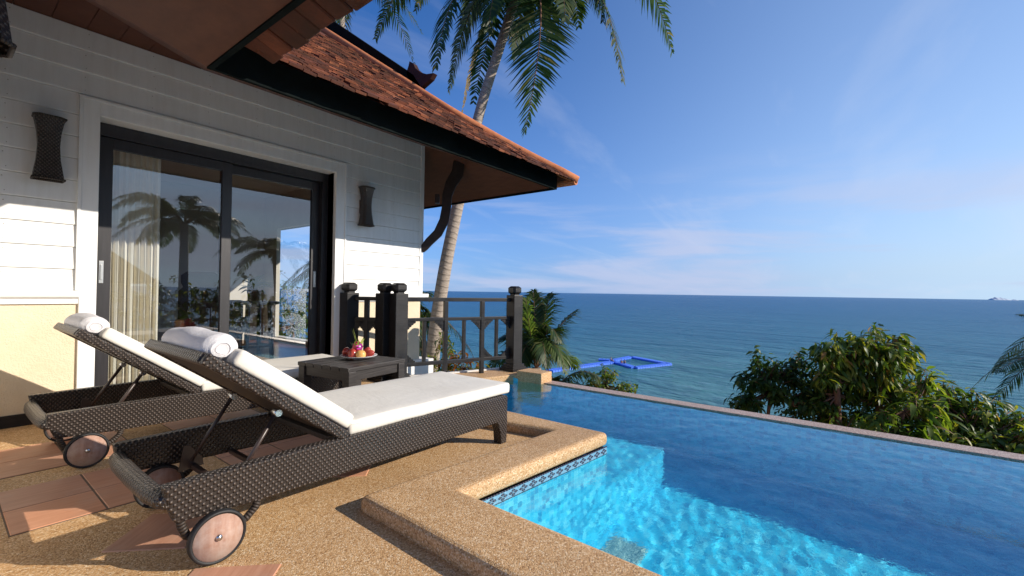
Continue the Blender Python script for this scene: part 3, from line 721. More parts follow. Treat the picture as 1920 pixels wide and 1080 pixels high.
# the 300 tiles nearest the lens that it can see are separate parts, the rest is one part
def tile_seen(p):
    d = (Vector(p) - EYE); f_ = d.dot(fw); px = 960 + 850 * d.dot(rt) / f_; py = 540 - 850 * d.dot(up) / f_
    return 470 < px < 1080 and 0 < py < 345
near = [p for p in tiles if tile_seen(p)][:300]; nearset = set(near)
for p in near:
    o = tp if cnt == 0 else inst(tp)
    o.matrix_local = V0 @ tile_T(p); cnt += 1
for p in tiles:
    if p in nearset: continue
    rest.box((0, .075, .006), (tw * .94, .16, .018), tile_T(p))
bmesh.ops.transform(rest.bm, matrix=V0, verts=rest.bm.verts)
rt_o = rest.build('roof_tiles_upper', 'clay_tile', roof); rt_o.name = 'roof_tiling'; rt_o['kind'] = 'stuff'
# wing eave: the undersides of its overhanging tiles
for i in range(34):
    y = 2.94 - i * .155
    b = MB().box((0, 0, 0), (.30, .148, .035))
    o = b.build('eave_tile', 'clay_tile', roof, bevel=.008, seg=1)
    o.matrix_local = V0 @ Matrix.Translation((1.19 + rng.uniform(-.012, .012), y, EZ + .035 + rng.uniform(-.004, .004))) @ Matrix.Rotation(math.atan(SL) * .5, 4, 'Y') @ Matrix.Rotation(rng.uniform(-.06, .06), 4, 'Z') @ Matrix.Rotation(rng.uniform(-.05, .05), 4, 'X')
    if i > 18: break
# hip and verge caps
hip_c = Vector((CX + .03, EY - .03, EZ + .02)); hip_t = Vector((VX, EY + CX - VX, rz(EY + CX - VX) + .035)); ver_t = Vector((VX, 7.4, rz(7.4) + .035))
pts = [hip_c] + [hip_c.lerp(hip_t, i / 8) + Vector((0, 0, -.03 * math.sin(math.pi * i / 8))) for i in range(1, 9)] + [hip_t.lerp(ver_t, i / 6) for i in range(1, 7)]
b = MB().tube(pts, [.05] + [.062] * (len(pts) - 1), 10); vb(b, 'hip_cap', 'hip_clay')
b = MB().tube([(CX - .0, EY - .02, EZ + .0), (CX + .02, 4.2, EZ + .01)], .05, 8); vb(b, 'side_eave_cap', 'hip_clay')
# barge board and flared finial of the upper gable
b = MB(); y0 = 4.66
b.poly([(VX + .10, y0, rz(y0) + .02), (VX + .10, 7.6, rz(7.6) + .02), (VX + .10, 7.6, rz(7.6) + .30), (VX + .10, y0 + .3, rz(y0 + .3) + .20), (VX + .17, y0, rz(y0) + .02), (VX + .17, 7.6, rz(7.6) + .02), (VX + .17, 7.6, rz(7.6) + .30), (VX + .17, y0 + .3, rz(y0 + .3) + .20)], [(0, 1, 2, 3), (7, 6, 5, 4), (0, 4, 5, 1), (1, 5, 6, 2), (2, 6, 7, 3), (3, 7, 4, 0)])
vb(b, 'barge_board', 'fascia_wood')
fin = [(773, 162), (771, 150), (766, 138), (770, 126), (772, 117), (779, 121), (783, 130), (793, 138), (804, 141), (817, 139), (811, 150), (801, 159), (792, 167), (787, 171)]
FX = VX + .10
fp = [at(x, y, X=FX + .04) for x, y in fin]
b = MB(); n = len(fp)
Vv = [(FX, p.y, p.z) for p in fp] + [(FX + .07, p.y, p.z) for p in fp]
b.poly(Vv, [tuple(range(n)), tuple(range(2 * n - 1, n - 1, -1))] + [(i, n + i, n + (i + 1) % n, (i + 1) % n) for i in range(n)])
vb(b, 'finial', 'finial_wood')
# carved eave bracket at the wall corner
A0, A1 = Vector((4.085, 4.685, 0)), Vector((4.40, 4.37, 0)); dd = (A1 - A0)
prof = [(-.02, 1.52, .015), (.02, 1.58, .05), (.16, 1.66, .055), (.42, 1.78, .06), (.60, 1.95, .065), (.66, 2.12, .062), (.68, 2.30, .066), (.78, 2.45, .075), (.98, 2.60, .085), (1.02, 2.76, .075)]
b = MB(); up_l, dn_l = [], []
pp = [Vector((a * dd.length, z)) for a, z, w in prof]
for i, (a, z, w) in enumerate(prof):
    d = (pp[min(i + 1, len(pp) - 1)] - pp[max(i - 1, 0)]).normalized(); nn = Vector((-d.y, d.x))
    up_l.append(pp[i] + nn * w); dn_l.append(pp[i] - nn * w)
loop = up_l + dn_l[::-1]
T = Matrix.Translation(A0) @ Matrix.Rotation(math.atan2(dd.y, dd.x), 4, 'Z')
b.prism([(p.x, p.y) for p in loop], -.035, .035, 'y', T)
b.boxb(.14, .20, -.05, .05, 2.18, 2.30, T)
vb(b, 'eave_bracket', 'bracket_wood', bevel=.008)

# ------------------------------------------------------------------ wall lamps
def wall_lamp(label, loc, rot):
    t = thing('wall_lamp', label, 'wall lamp', loc, rot, 'woven wall lamps on the villa')
    # local: x along the wall, -y out of the wall, z up; hourglass shade on a square plan
    prof = [(0, .080), (.06, .072), (.14, .061), (.24, .056), (.33, .061), (.40, .072), (.44, .080)]
    b = MB(); rings = []
    for z, w in prof:
        c = .028
        P8 = [(-w + c, -w), (w - c, -w), (w, -w + c), (w, w * .5), (-w, w * .5), (-w, -w + c)]
        rings.append([b.bm.verts.new((x * 1.0, y * .85 - .075, z)) for x, y in P8])
    for a, c in zip(rings, rings[1:]):
        for k in range(6): b.bm.faces.new((a[k], a[(k + 1) % 6], c[(k + 1) % 6], c[k]))
    b.build('shade', 'wicker', t)
    for ring_z, w in ((0.0, .081), (.44, .081)):
        b = MB()
        P8 = [(-w + .028, -w), (w - .028, -w), (w, -w + .028), (w, w * .5), (-w, w * .5), (-w, -w + .028)]
        b.tube([(x, y * .85 - .075, ring_z) for x, y in P8 + P8[:1]], .009, 6)
        b.build('rim', 'wicker_inner', t)
    MB().boxb(-.045, .045, -.05, 0, .14, .30).build('back_plate', 'brown_metal', t, bevel=.004)
    return t
wall_lamp('woven wall lamp left of the sliding doors', (.515, WY - .005, 1.755), 0)
wall_lamp('woven wall lamp between the sliding doors and the house corner', (3.14, WY - .005, 1.755), 0)
wall_lamp('nearest woven lamp, cut off by the top left edge of the photo', (.016, 2.27, 1.785), math.pi / 2)

# ------------------------------------------------------------------ sun loungers
def rounded_slab(name, mat, parent, L_, W_, H_, T, r=.020, sag=0.0, seam=True, nseg=10, seed=0):
    """a stuffed cushion: a rounded slab with softly bulging faces"""
    bm = bmesh.new(); bmesh.ops.create_cube(bm, size=1)
    bmesh.ops.scale(bm, vec=(L_, W_, H_), verts=bm.verts)
    bmesh.ops.bevel(bm, geom=list(bm.edges), offset=r, segments=3, affect='EDGES', profile=.55)
    bmesh.ops.subdivide_edges(bm, edges=[e for e in bm.edges if e.calc_length() > .1], cuts=nseg, use_grid_fill=True)
    for v in bm.verts:
        x, y, z = v.co.x / L_ * 2, v.co.y / W_ * 2, v.co.z / H_ * 2
        k = (1 - x ** 4) * (1 - y ** 4)
        if z > 0: v.co.z += .005 * k
        v.co.z += .0035 * noise.noise(Vector((v.co.x * 5 + seed, v.co.y * 5, v.co.z * 8))) - sag * (x * x)
        v.co.y += .003 * noise.noise(Vector((v.co.x * 6, seed + 5, v.co.z * 9)))
    for f in bm.faces: f.smooth = True
    Luv = bm.loops.layers.uv.verify()
    for f in bm.faces:
        for lp in f.loops: lp[Luv].uv = (lp.vert.co.x, lp.vert.co.y + lp.vert.co.z)
    bmesh.ops.transform(bm, matrix=T, verts=bm.verts)
    me = bpy.data.meshes.new(name); bm.to_mesh(me); bm.free()
    o = link(name, me, mat, parent)
    if seam:
        h, w = L_ / 2 - .004, W_ / 2 - .004; rr_ = r * .9
        loop = []
        for cx_, cy_, a0 in ((h - rr_, w - rr_, 0), (-h + rr_, w - rr_, 90), (-h + rr_, -w + rr_, 180), (h - rr_, -w + rr_, 270)):
            for k in range(4): a = R(a0 + k * 30); loop.append((cx_ + rr_ * math.cos(a), cy_ + rr_ * math.sin(a)))
        loop.append(loop[0])
        b = MB().tube([T @ Vector((x, y, H_ / 2 * .50)) for x, y in loop], .0042, 5, cap=False)
        b.build('piping', 'canvas', o)
    return o

def make_lounger(label):
    t = thing('sun_lounger', label, 'sun lounger', (0, 0, 0), 0, 'wicker sun loungers beside the pool')
    W = .72
    for s, y0, y1 in ((0, 0, .05), (1, W - .05, W)):
        MB().prism([(0, .316), (.012, .245), (.035, .182), (.30, .166), (1.0, .152), (1.80, .148), (1.882, .150), (1.885, .300), (1.872, .312), (1.2, .318), (.5, .322)], y0, y1, 'y').build('side_rail', 'wicker', t, bevel=.010, seg=3)
    for y0, y1 in ((.0, .068), (W - .068, W)):
        MB().prism([(1.772, .16), (1.884, .16), (1.880, .05), (1.876, 0), (1.822, 0), (1.812, .09)], y0 + .001, y1 - .001, 'y').build('leg', 'wicker', t, bevel=.006)
    MB().boxb(1.842, 1.883, .05, W - .05, .15, .308).build('foot_rail', 'wicker', t, bevel=.008)
    MB().tube([(.030, .012, .258), (.012, .06, .256), (.004, .16, .254), (.002, .36, .253), (.004, .56, .254), (.012, W - .06, .256), (.030, W - .012, .258)], [.026, .031, .034, .034, .034, .031, .026], 14).build('head_rail', 'wicker', t)
    MB().boxb(.66, 1.845, .05, W - .05, .285, .308).build('seat_panel', 'wicker_inner', t, bevel=.003)
    # backrest
    hinge = Vector((.70, 0, .325)); topp = Vector((.118, 0, .748)); dv = topp - hinge; Lb = dv.length; ab = math.atan2(dv.z, -dv.x)
    TB = Matrix.Translation(hinge) @ Matrix.Rotation(ab, 4, 'Y') @ Matrix.Rotation(math.pi, 4, 'Z') @ Matrix.Translation((0, -W, 0))
    bo = MB(); bo.boxb(.03, Lb - .036, .032, W - .032, -.020, .010, TB); bo = bo.build('backrest', 'wicker_inner', t, bevel=.004)
    for y0, y1 in ((0, .036), (W - .036, W)): MB().boxb(0, Lb, y0, y1, -.028, .018, TB).build('frame_bar', 'wicker', bo, bevel=.010, seg=3)
    MB().boxb(Lb - .040, Lb + .004, .036, W - .036, -.027, .017, TB).build('frame_bar', 'wicker', bo, bevel=.012, seg=3)
    # props holding the backrest, cross bars
    for y in (.13, W - .13):
        p = TB @ Vector((.30, y, -.045)); y = p.y; q = Vector((p.x - .17, y, .195))
        st = MB().tube([p, q], .0095, 8); st.build('prop', 'brown_metal', t)
        pl = MB().prism([(q.x - .05, .155), (q.x + .05, .165), (q.x + .045, .20), (q.x - .01, .27), (q.x - .03, .27)], y - .004, y + .004, 'y'); pl.build('prop_plate', 'brown_metal', t)
        MB().tube([p + Vector((0, -.022, 0)), p + Vector((0, .022, 0))], .015, 10).build('pivot', 'chrome', t)
    for x in (.27, .46): MB().boxb(x - .011, x + .011, .05, W - .05, .158, .180).build('cross_bar', 'brown_metal', t, bevel=.003)
    # wheels on curved woven arms
    for y, sgn in ((-.018, -1), (W - .070, -1)):
        wroot = MB()
        prof = [(.082, -.013), (.090, -.015), (.094, -.010), (.0945, 0), (.094, .010), (.090, .015), (.082, .013), (.082, -.013)]
        Tw = Matrix.Translation((.16, y, .0945)) @ Matrix.Rotation(math.pi / 2, 4, 'X')
        wh = MB().lathe(prof, 40, Tw).build('wheel', 'rubber', t)
        MB().lathe([(0, -.012), (.083, -.012), (.083, .012), (0, .012)], 36, Tw).build('wooden_disc', 'wheel_wood', wh)
        MB().lathe([(0, -.022), (.010, -.020), (.012, -.012), (.012, .012), (.010, .020), (0, .022)], 12, Tw).build('hub_cap', 'chrome', wh)
        yy = y - sgn * .035
        MB().tube([(.05, yy, .215), (.058, yy, .16), (.075, yy, .120), (.105, yy, .098), (.16, yy, .092), (.225, yy, .094), (.27, yy, .108), (.305, yy, .140), (.318, yy, .19)], .0145, 10).build('wheel_arm', 'wicker_inner', t)
    # cushions
    rounded_slab('seat_cushion', 'canvas', t, 1.22, .68, .070, Matrix.Translation((1.325, W / 2, .350)) , seed=1)
    rounded_slab('back_cushion', 'canvas', t, Lb - .10, .68, .070, TB @ Matrix.Translation(((Lb - .10) / 2 + .004, W / 2, .058)), seed=4)
    return t, TB, Lb
LNX, LNY = .502, 1.87
lng, TB, LB = make_lounger('nearer wicker sun lounger whose foot stands beside the pool coping')
lng.location = (LNX, LNY, 0)
lng2 = copy_thing(lng, (LNX - .11, LNY + 1.515, 0), 0, 'farther wicker sun lounger nearer the sliding doors, behind the small table')
def towel(label, lx, ly, seed):
    t = thing('rolled_towel', label, 'towel', (lx, ly, 0), 0, 'rolled towels on the lounger heads')
    W = .72; n, m = 30, 26
    ctr = TB @ Vector((LB - .052, W / 2 + .01, .072))
    bm = bmesh.new(); rings = []
    for i in range(n + 1):
        u = i / n; y = -.25 + .50 * u; ring = []
        endk = min(1, (1 - abs(2 * u - 1)) * 7 + .70)
        for k in range(m):
            a = 2 * math.pi * k / m; r = .060 * endk
            r *= 1 + .09 * noise.noise(Vector((math.cos(a) * 1.2 + seed, y * 5, math.sin(a) * 1.2))) + .03 * noise.noise(Vector((math.cos(a) * 4, y * 14 + seed, math.sin(a) * 4)))
            x, z = math.cos(a) * r * 1.1, math.sin(a) * r * .92
            sag = -.014 * (2 * u - 1) ** 2 + .012 * noise.noise(Vector((y * 4 + seed, 0, 0)))
            ring.append(bm.verts.new((ctr.x + x, ctr.y + y, ctr.z + z + sag)))
        rings.append(ring)
    for a, b in zip(rings, rings[1:]):
        for k in range(m): f = bm.faces.new((a[k], a[(k + 1) % m], b[(k + 1) % m], b[k])); f.smooth = True
    # rolled ends: a recessed spiral
    for ring, s in ((rings[0], 1), (rings[-1], -1)):
        c = sum((v.co for v in ring), Vector()) / m; prev = ring
        for q, dy in ((.86, -.010), (.62, -.013), (.56, -.006), (.50, -.012), (.22, -.010)):
            nr = [bm.verts.new(c + (v.co - c) * q + Vector((0, s * dy, 0))) for v in ring]
            for k in range(m): bm.faces.new((prev[k], prev[(k + 1) % m], nr[(k + 1) % m], nr[k]))
            prev = nr
        bm.faces.new(prev)
    bmesh.ops.recalc_face_normals(bm, faces=bm.faces)
    me = bpy.data.meshes.new('roll'); bm.to_mesh(me); bm.free(); link('roll', me, 'towelling', t)
    return t
towel('white rolled towel on the head of the nearer lounger', LNX, LNY, 2.0)
towel('white rolled towel on the head of the farther lounger', LNX - .11, LNY + 1.515, 7.0)

# ------------------------------------------------------------------ small table with the fruit plate
TX, TY, TRZ, TZ = 1.972, 3.03, R(8), .47
tb = thing('side_table', 'low dark wooden table with a plate of fruit on it', 'side table', (TX, TY, 0), TRZ)
for k in range(6):
    y = -.27 + .045 + k * .09
    MB().boxb(-.275, .275, y - .0425, y + .0425, TZ - .028, TZ).build('top_slat', 'table_wood', tb, bevel=.004)
for sx in (-1, 1):
    for sy in (-1, 1): MB().boxb(sx * .235 - .032, sx * .235 + .032, sy * .235 - .032, sy * .235 + .032, 0, TZ - .028).build('leg', 'table_wood', tb, bevel=.005)
for s in (-1, 1):
    MB().boxb(-.203, .203, s * .24 - .014, s * .24 + .014, TZ - .095, TZ - .028).build('apron', 'table_wood', tb, bevel=.003)
    MB().boxb(s * .24 - .014, s * .24 + .014, -.203, .203, TZ - .095, TZ - .028).build('apron', 'table_wood', tb, bevel=.003)
def on_table(lx, ly, z=0):
    return (TX + lx * math.cos(TRZ) - ly * math.sin(TRZ), TY + lx * math.sin(TRZ) + ly * math.cos(TRZ), TZ + z)
PLX, PLY = .07, .02
plate = MB().lathe([(0, .006), (.05, .006), (.07, .004), (.075, 0), (.08, .002), (.11, .014), (.135, .027), (.137, .030), (.13, .029), (.105, .018), (.075, .009), (.05, .0095), (0, .0095)], 48).build('plate', 'china', None, loc=on_table(PLX, PLY))
tag(plate, 'round white china plate under the fruit on the dark table', 'plate')
def fruit(name, label, cat, lx, ly, z, prof, mat, rot=(0, 0, 0), s=1.0, group=None):
    t = thing(name, label, cat, on_table(PLX + lx, PLY + ly, z), 0, group)
    T = Matrix.Rotation(rot[2], 4, 'Z') @ Matrix.Rotation(rot[1], 4, 'Y') @ Matrix.Rotation(rot[0], 4, 'X') @ Matrix.Scale(s, 4)
    return t, T, MB().lathe(prof, 22, T)
apple = [(0, -.001), (.012, -.004), (.022, -.002), (.030, .008), (.033, .022), (.030, .042), (.022, .060), (.012, .071), (.004, .074), (0, .073)]
view_x = lambda a, b: a * rt0 + b * (-fw0)          # offsets as seen from the terrace: to the right, towards the front
def off(a, b):
    v = view_x(a, b); c, s_ = math.cos(-TRZ), math.sin(-TRZ); return (v.x * c - v.y * s_, v.x * s_ + v.y * c)
AP = [(-.020, .070, .010, (R(6), R(-8), 0), 1.05, 'rose apple standing at the front of the fruit plate, left of the mango'), (-.050, .028, .012, (R(-5), R(8), 0), .95, 'rose apple tucked behind the front one, on the left under the green scales'), (.058, .010, .020, (R(10), R(14), 0), 1.0, 'rose apple at the right of the plate behind the mango'), (.072, .048, .010, (R(70), 0, R(30)), .9, 'small rose apple lying at the right beside the mango'), (-.088, .030, .012, (R(60), 0, R(140)), .95, 'dark rose apple lying at the left rim of the plate')]
for a, b_, z, rot, s, lab in AP:
    lx, ly = off(a, b_); t, T, mb = fruit('rose_apple', lab, 'rose apple', lx, ly, z + (.028 if abs(rot[0]) > 1 else 0), apple, 'rose_apple', rot, s, 'rose apples on the fruit plate')
    mb.build('flesh', 'rose_apple', t)
    k = MB().tube([T @ Vector((0, 0, .070)), T @ Vector((.001, .001, .080))], .002, 5); k.build('stalk', 'bark', t)
lx, ly = off(.038, .075); t, T, mb = fruit('mango', 'round yellow mango at the front of the fruit plate', 'mango', lx, ly, .012, [(0, 0), (.015, .001), (.030, .010), (.036, .026), (.034, .042), (.024, .055), (.010, .061), (0, .061)], 'mango_skin', (R(8), 0, 0), 1.05)
mb.build('skin', 'mango_skin', t)
k = MB().lathe([(0, .060), (.004, .061), (.003, .066), (0, .066)], 8, T); k.build('stalk', 'bark', t)
# dragon fruit with its curling green scales
lx, ly = off(-.005, .022); t, T, mb = fruit('dragon_fruit', 'pink dragon fruit with long green scales on top of the fruit pile', 'dragon fruit', lx, ly, .052, [(0, 0), (.02, .004), (.034, .020), (.038, .042), (.032, .064), (.018, .080), (0, .084)], 'pitaya_skin', (R(-4), R(4), 0))
mb.build('skin', 'pitaya_skin', t)
for k in range(13):
    a = k * 2.4; zz = .02 + .052 * ((k * 5) % 13) / 13; r0 = .034; ln = .03 + (.075 if k in (4, 9) else .02 * ((k * 7) % 3) / 2)
    if k in (4, 9): zz = .07; r0 = .012
    b = MB(); pts = []
    for q in range(5):
        u = q / 4; w = .009 * (1 - u) ** .7 + .0008; rad = r0 + ln * (.35 * u + .25 * u * u) * (.6 if k in (4, 9) else 1); hh = zz + ln * (u * .85 + .2 * u * u)
        for sgn in (-1, 1): pts.append(T @ Vector((rad * math.cos(a) - sgn * w * math.sin(a), rad * math.sin(a) + sgn * w * math.cos(a), hh)))
    b.poly(pts, [(0, 1, 3, 2), (2, 3, 5, 4), (4, 5, 7, 6), (6, 7, 9, 8)])
    b.build('scale', 'pitaya_scale', t)
lx, ly = off(.024, .052); orch = thing('orchid_flower', 'purple orchid bloom laid over the fruit', 'flower', on_table(PLX + lx, PLY + ly, .095), 0)
fdir = Matrix.Rotation(R(-52), 4, Vector((-fw0).cross(Vector((0, 0, 1)))).to_3d())
for k in range(5):
    a = 2 * math.pi * k / 5 + .3; b = MB(); pts = [(0, 0, 0)]
    ln, w = (.030, .013) if k in (1, 4) else (.026, .008)
    for u, ww in ((.35, w), (.75, w * .95), (1.0, w * .3)):
        for sgn in (-1, 1): pts.append((ln * u * math.cos(a) - sgn * ww * math.sin(a), ln * u * math.sin(a) + sgn * ww * math.cos(a), .008 * u * u))
    Tq = (-fw0 + Vector((0, 0, .7))).to_track_quat('Z', 'Y').to_matrix().to_4x4()
    b.poly([Tq @ Vector(p) for p in pts], [(0, 1, 2), (1, 3, 4, 2), (3, 5, 6, 4)]); b.build('petal', 'orchid_petal', orch)
MB().lathe([(0, -.002), (.006, .003), (.009, .010), (.005, .016), (0, .017)], 12, Tq).build('lip', 'orchid_heart', orch)
for k, (a, b_) in enumerate(((-.075, .055), (-.062, .068), (-.098, .050), (-.083, .072))):
    lx, ly = off(a, b_); g_ = MB().lathe([(0, 0), (.008, .002), (.0125, .012), (.009, .022), (0, .024)], 14).build('grape', 'grape_skin', None, loc=on_table(PLX + lx, PLY + ly, .016))
    tag(g_, ('dark red grape nearest the rose apples on the fruit plate', 'dark red grape nearest the front of the fruit plate', 'dark red grape farthest left on the fruit plate', 'dark red grape in the front left of the cluster on the plate')[k], 'grape', 'grapes at the left of the fruit plate')

# ------------------------------------------------------------------ balustrade
PA, PB, PC, PD = Vector((2.93, 4.60, 0)), Vector((3.13, 4.215, 0)), Vector((3.185, 4.045, 0)), Vector((4.63, 3.545, 0))
def post(parent, p, ang, zb=0.0, h=1.08, w=.15, foot=True):
    T = Matrix.Translation(p) @ Matrix.Rotation(ang, 4, 'Z'); hw = w / 2
    o = MB().boxb(-hw, hw, -hw, hw, zb, h - .115, T).build('post', 'dark_wood', parent, bevel=.006)
    b = MB(); rings = []
    for z, k, c in ((h - .115, hw * .62, .01), (h - .10, hw * .62, .01), (h - .085, hw * .88, .02), (h - .070, hw * .95, .024), (h - .022, hw * .95, .024), (h, hw * .62, .02)):
        rings.append([b.bm.verts.new(T @ Vector(q)) for q in ((-k + c, -k, z), (k - c, -k, z), (k, -k + c, z), (k, k - c, z), (k - c, k, z), (-k + c, k, z), (-k, k - c, z), (-k, -k + c, z))])
    for a, d in zip(rings, rings[1:]):
        for k in range(8): b.bm.faces.new((a[k], a[(k + 1) % 8], d[(k + 1) % 8], d[k]))
    b.bm.faces.new(rings[-1]); b.bm.faces.new(rings[0][::-1])
    b.build('post_cap', 'dark_wood', o)
    if foot:
        b = MB()
        for z0, z1, k in ((zb, zb + .035, hw + .055), (zb + .035, zb + .055, hw + .035), (zb + .055, zb + .085, hw + .02)): b.boxb(-k, k, -k, k, z0, z1, T)
        b.build('post_foot', 'dark_wood', o)
    return o
def fret(parent, T, sx, sz, size=.12):
    """a stepped, scalloped corner bracket in the local xz plane"""
    P = [(0, 0), (size, 0)]; n = 5
    for k in range(n):
        u = k / n; x0 = size * (1 - u); x1 = size * (1 - (k + 1) / n); z0 = size * (.10 + .9 * u ** 1.25); z1 = size * (.10 + .9 * ((k + 1) / n) ** 1.25)
        P += [(x0, z0), (x0 - (x0 - x1) * .2, z0 + (z1 - z0) * .55), (x1 + (x0 - x1) * .15, z0 + (z1 - z0) * .8)]
    P += [(0, size * 1.08)]
    b = MB().prism([(sx * x, sz * z) for x, z in P], -.014, .014, 'y', T)
    # carved round holes read as small discs standing proud
    for u in (.3, .55): b.tube([T @ Vector((sx * size * u * .8, -.019, sz * size * (1 - u) * .55)), T @ Vector((sx * size * u * .8, .019, sz * size * (1 - u) * .55))], .012, 8)
    b.build('fretwork', 'dark_wood', parent)
def fence(parent, p, q, verticals, shorts, z_top=.90, z_mid=.672, z_bot=.172, frets=(), drop=()):
    d = (q - p); L_ = d.length; ang = math.atan2(d.y, d.x); T = Matrix.Translation(p) @ Matrix.Rotation(ang, 4, 'Z')
    for z, h in ((z_top, .045), (z_mid, .038), (z_bot, .042)):
        MB().boxb(.0, L_, -.022, .022, z - h / 2, z + h / 2, T).build('rail', 'dark_wood', parent, bevel=.004)
    for x in verticals: MB().boxb(x - .024, x + .024, -.024, .024, (.0 if x in drop else z_bot), z_top - .02, T).build('baluster', 'dark_wood', parent, bevel=.004)
    for x in shorts: MB().boxb(x - .019, x + .019, -.018, .018, z_bot, z_mid, T).build('baluster', 'dark_wood', parent, bevel=.004)
    for x, z, sx, sz in frets: fret(parent, T @ Matrix.Translation((x, 0, z)), sx, sz)
bal = thing('balustrade', 'black wooden balustrade along the sea side of the deck with carved corner brackets', 'railing', tuple(PC))
Ti = Matrix.Translation(-PC)
def shift_children(root):
    for ch in root.children:
        if ch.type == 'MESH': ch.data.transform(Matrix.Translation(-root.location))
        for g_ in ch.children: g_.data.transform(Matrix.Translation(-root.location))
angCD = math.atan2(PD.y - PC.y, PD.x - PC.x)
post(bal, PC, angCD * .5); post(bal, PD, angCD * .5, .0, 1.075)
lenCD = (PD - PC).length; i0, i1 = .075, lenCD - .075
d_ = (PD - PC).normalized()
x = [i0 + (i1 - i0) * f_ for f_ in (.17, .355, .525, .70, .865)]
pa, pb = PC + d_ * i0, PD - d_ * i0
LL = (pb - pa).length; vx = [LL * f_ for f_ in (.355, .71)]; sx_ = [LL * f_ for f_ in (.165, .53, .86)]
fence(bal, pa, pb, vx, sx_, frets=[(0.0, .652, 1, -1), (vx[0] - .024, .652, -1, -1), (vx[1] - .024, .652, -1, -1), (vx[1] + .024, .652, 1, -1), (LL, .652, -1, -1), (0, .192, 1, 1), (vx[1] + .024, .192, 1, 1), (LL, .192, -1, 1)], drop=(vx[0], vx[1]))
shift_children(bal)
bal2 = thing('balustrade', 'short black railing panel between the house wall and the double post', 'railing', tuple(PB))
angAB = math.atan2(PB.y - PA.y, PB.x - PA.x)
post(bal2, PA, 0); post(bal2, PB, 0)
dAB = (PB - PA).normalized(); pa, pb = PA + dAB * .08, PB - dAB * .08; LL = (pb - pa).length
fence(bal2, pa, pb, [LL / 2], [], frets=[(0, .652, 1, -1), (LL / 2 - .024, .652, -1, -1), (LL / 2 + .024, .652, 1, -1), (LL, .652, -1, -1), (LL / 2 - .024, .192, -1, 1), (LL / 2 + .024, .192, 1, 1)])
shift_children(bal2)

# ------------------------------------------------------------------ the room behind the glass
def curtain(label, pts_, z0, z1, waves, amp, name='curtain'):
    bm = bmesh.new(); P0, P1 = Vector(pts_[0]), Vector(pts_[1]); d = P1 - P0; L_ = d.length; d.normalize(); nn = Vector((-d.y, d.x, 0)); n = int(waves * 10); g = {}
    for i in range(n + 1):
        for j in range(9):
            u = i / n; v = j / 8
            a = amp * (math.sin(2 * math.pi * waves * u + .6 * math.sin(9 * u)) + .35 * math.sin(2 * math.pi * waves * 2.3 * u + 2 * v)) * (.7 + .5 * (1 - v))
            p = P0 + d * (L_ * u) + nn * a; g[i, j] = bm.verts.new((p.x, p.y, lerp(z0, z1, v)))
    for i in range(n):
        for j in range(8): f = bm.faces.new((g[i, j], g[i + 1, j], g[i + 1, j + 1], g[i, j + 1])); f.smooth = True
    me = bpy.data.meshes.new(name); bm.to_mesh(me); bm.free(); o = link(name, me, 'drape')
    return tag(o, label, 'curtain', 'cream curtains inside the villa')
curtain('cream curtain gathered at the left behind the sliding door glass', ((.86, 5.06, 0), (1.285, 5.06, 0)), .05, 2.24, 9, .028)
curtain('pale sheer curtain beside the far window of the room', ((3.9, 6.55, 0), (3.93, 7.0, 0)), .05, 2.3, 7, .03)
bt = thing('bar_table', 'tall dark wooden table with a potted plant on it inside the room', 'table', (2.72, 6.55, .02), R(20))
MB().lathe([(0, .76), (.30, .76), (.32, .775), (.32, .79), (.30, .80), (0, .80)], 28).build('table_top', 'room_wood', bt)
for k in range(4):
    a = k * math.pi / 2 + .5; MB().beam((.24 * math.cos(a), .24 * math.sin(a), 0), (.20 * math.cos(a), .20 * math.sin(a), .76), .045, .045).build('leg', 'room_wood', bt)
    a2 = a + math.pi / 2; MB().beam((.235 * math.cos(a), .235 * math.sin(a), .2), (.235 * math.cos(a2), .235 * math.sin(a2), .2), .03, .03).build('stretcher', 'room_wood', bt)
pot = thing('potted_plant', 'small leafy plant in a clay pot on the tall table inside', 'potted plant', (2.72, 6.55, .82), 0)
MB().lathe([(0, 0), (.06, 0), (.085, .14), (.09, .15), (.08, .15), (.07, .12), (0, .12)], 18).build('pot', 'clay_pot', pot)
chair = thing('armchair', 'dark wicker armchair in the shade of the room', 'chair', (2.15, 6.3, .02), R(-25))
MB().boxb(-.3, .3, -.3, .3, .15, .42).build('seat', 'room_wood', chair, bevel=.03)
MB().boxb(-.3, .3, .24, .33, .42, .82).build('backrest', 'room_wood', chair, bevel=.03)
for s in (-1, 1): MB().boxb(s * .3 - .04, s * .3 + .04, -.3, .3, .42, .60).build('armrest', 'room_wood', chair, bevel=.02)
for sx2 in (-1, 1):
    for sy2 in (-1, 1): MB().boxb(sx2 * .26 - .025, sx2 * .26 + .025, sy2 * .26 - .025, sy2 * .26 + .025, 0, .15).build('leg', 'room_wood', chair)
pil = thing('post_reflection_panel', 'brown wooden panel added inside the room in place of a mirrored balustrade post', 'screen', (2.62, 8.2, .02), R(-18))  # added panel, stands in for the reflection of a balustrade post
MB().prism([(-.28, 0), (.28, 0), (.28, .92), (.22, .98), (.25, 1.04), (.25, 1.16), (.18, 1.22), (-.18, 1.22), (-.25, 1.16), (-.25, 1.04), (-.22, .98), (-.28, .92)], -.05, .05, 'y').build('panel', 'room_wood', pil, bevel=.01)
MB().boxb(-.33, .33, -.09, .09, 0, .10).build('plinth_board', 'room_wood', pil, bevel=.008)

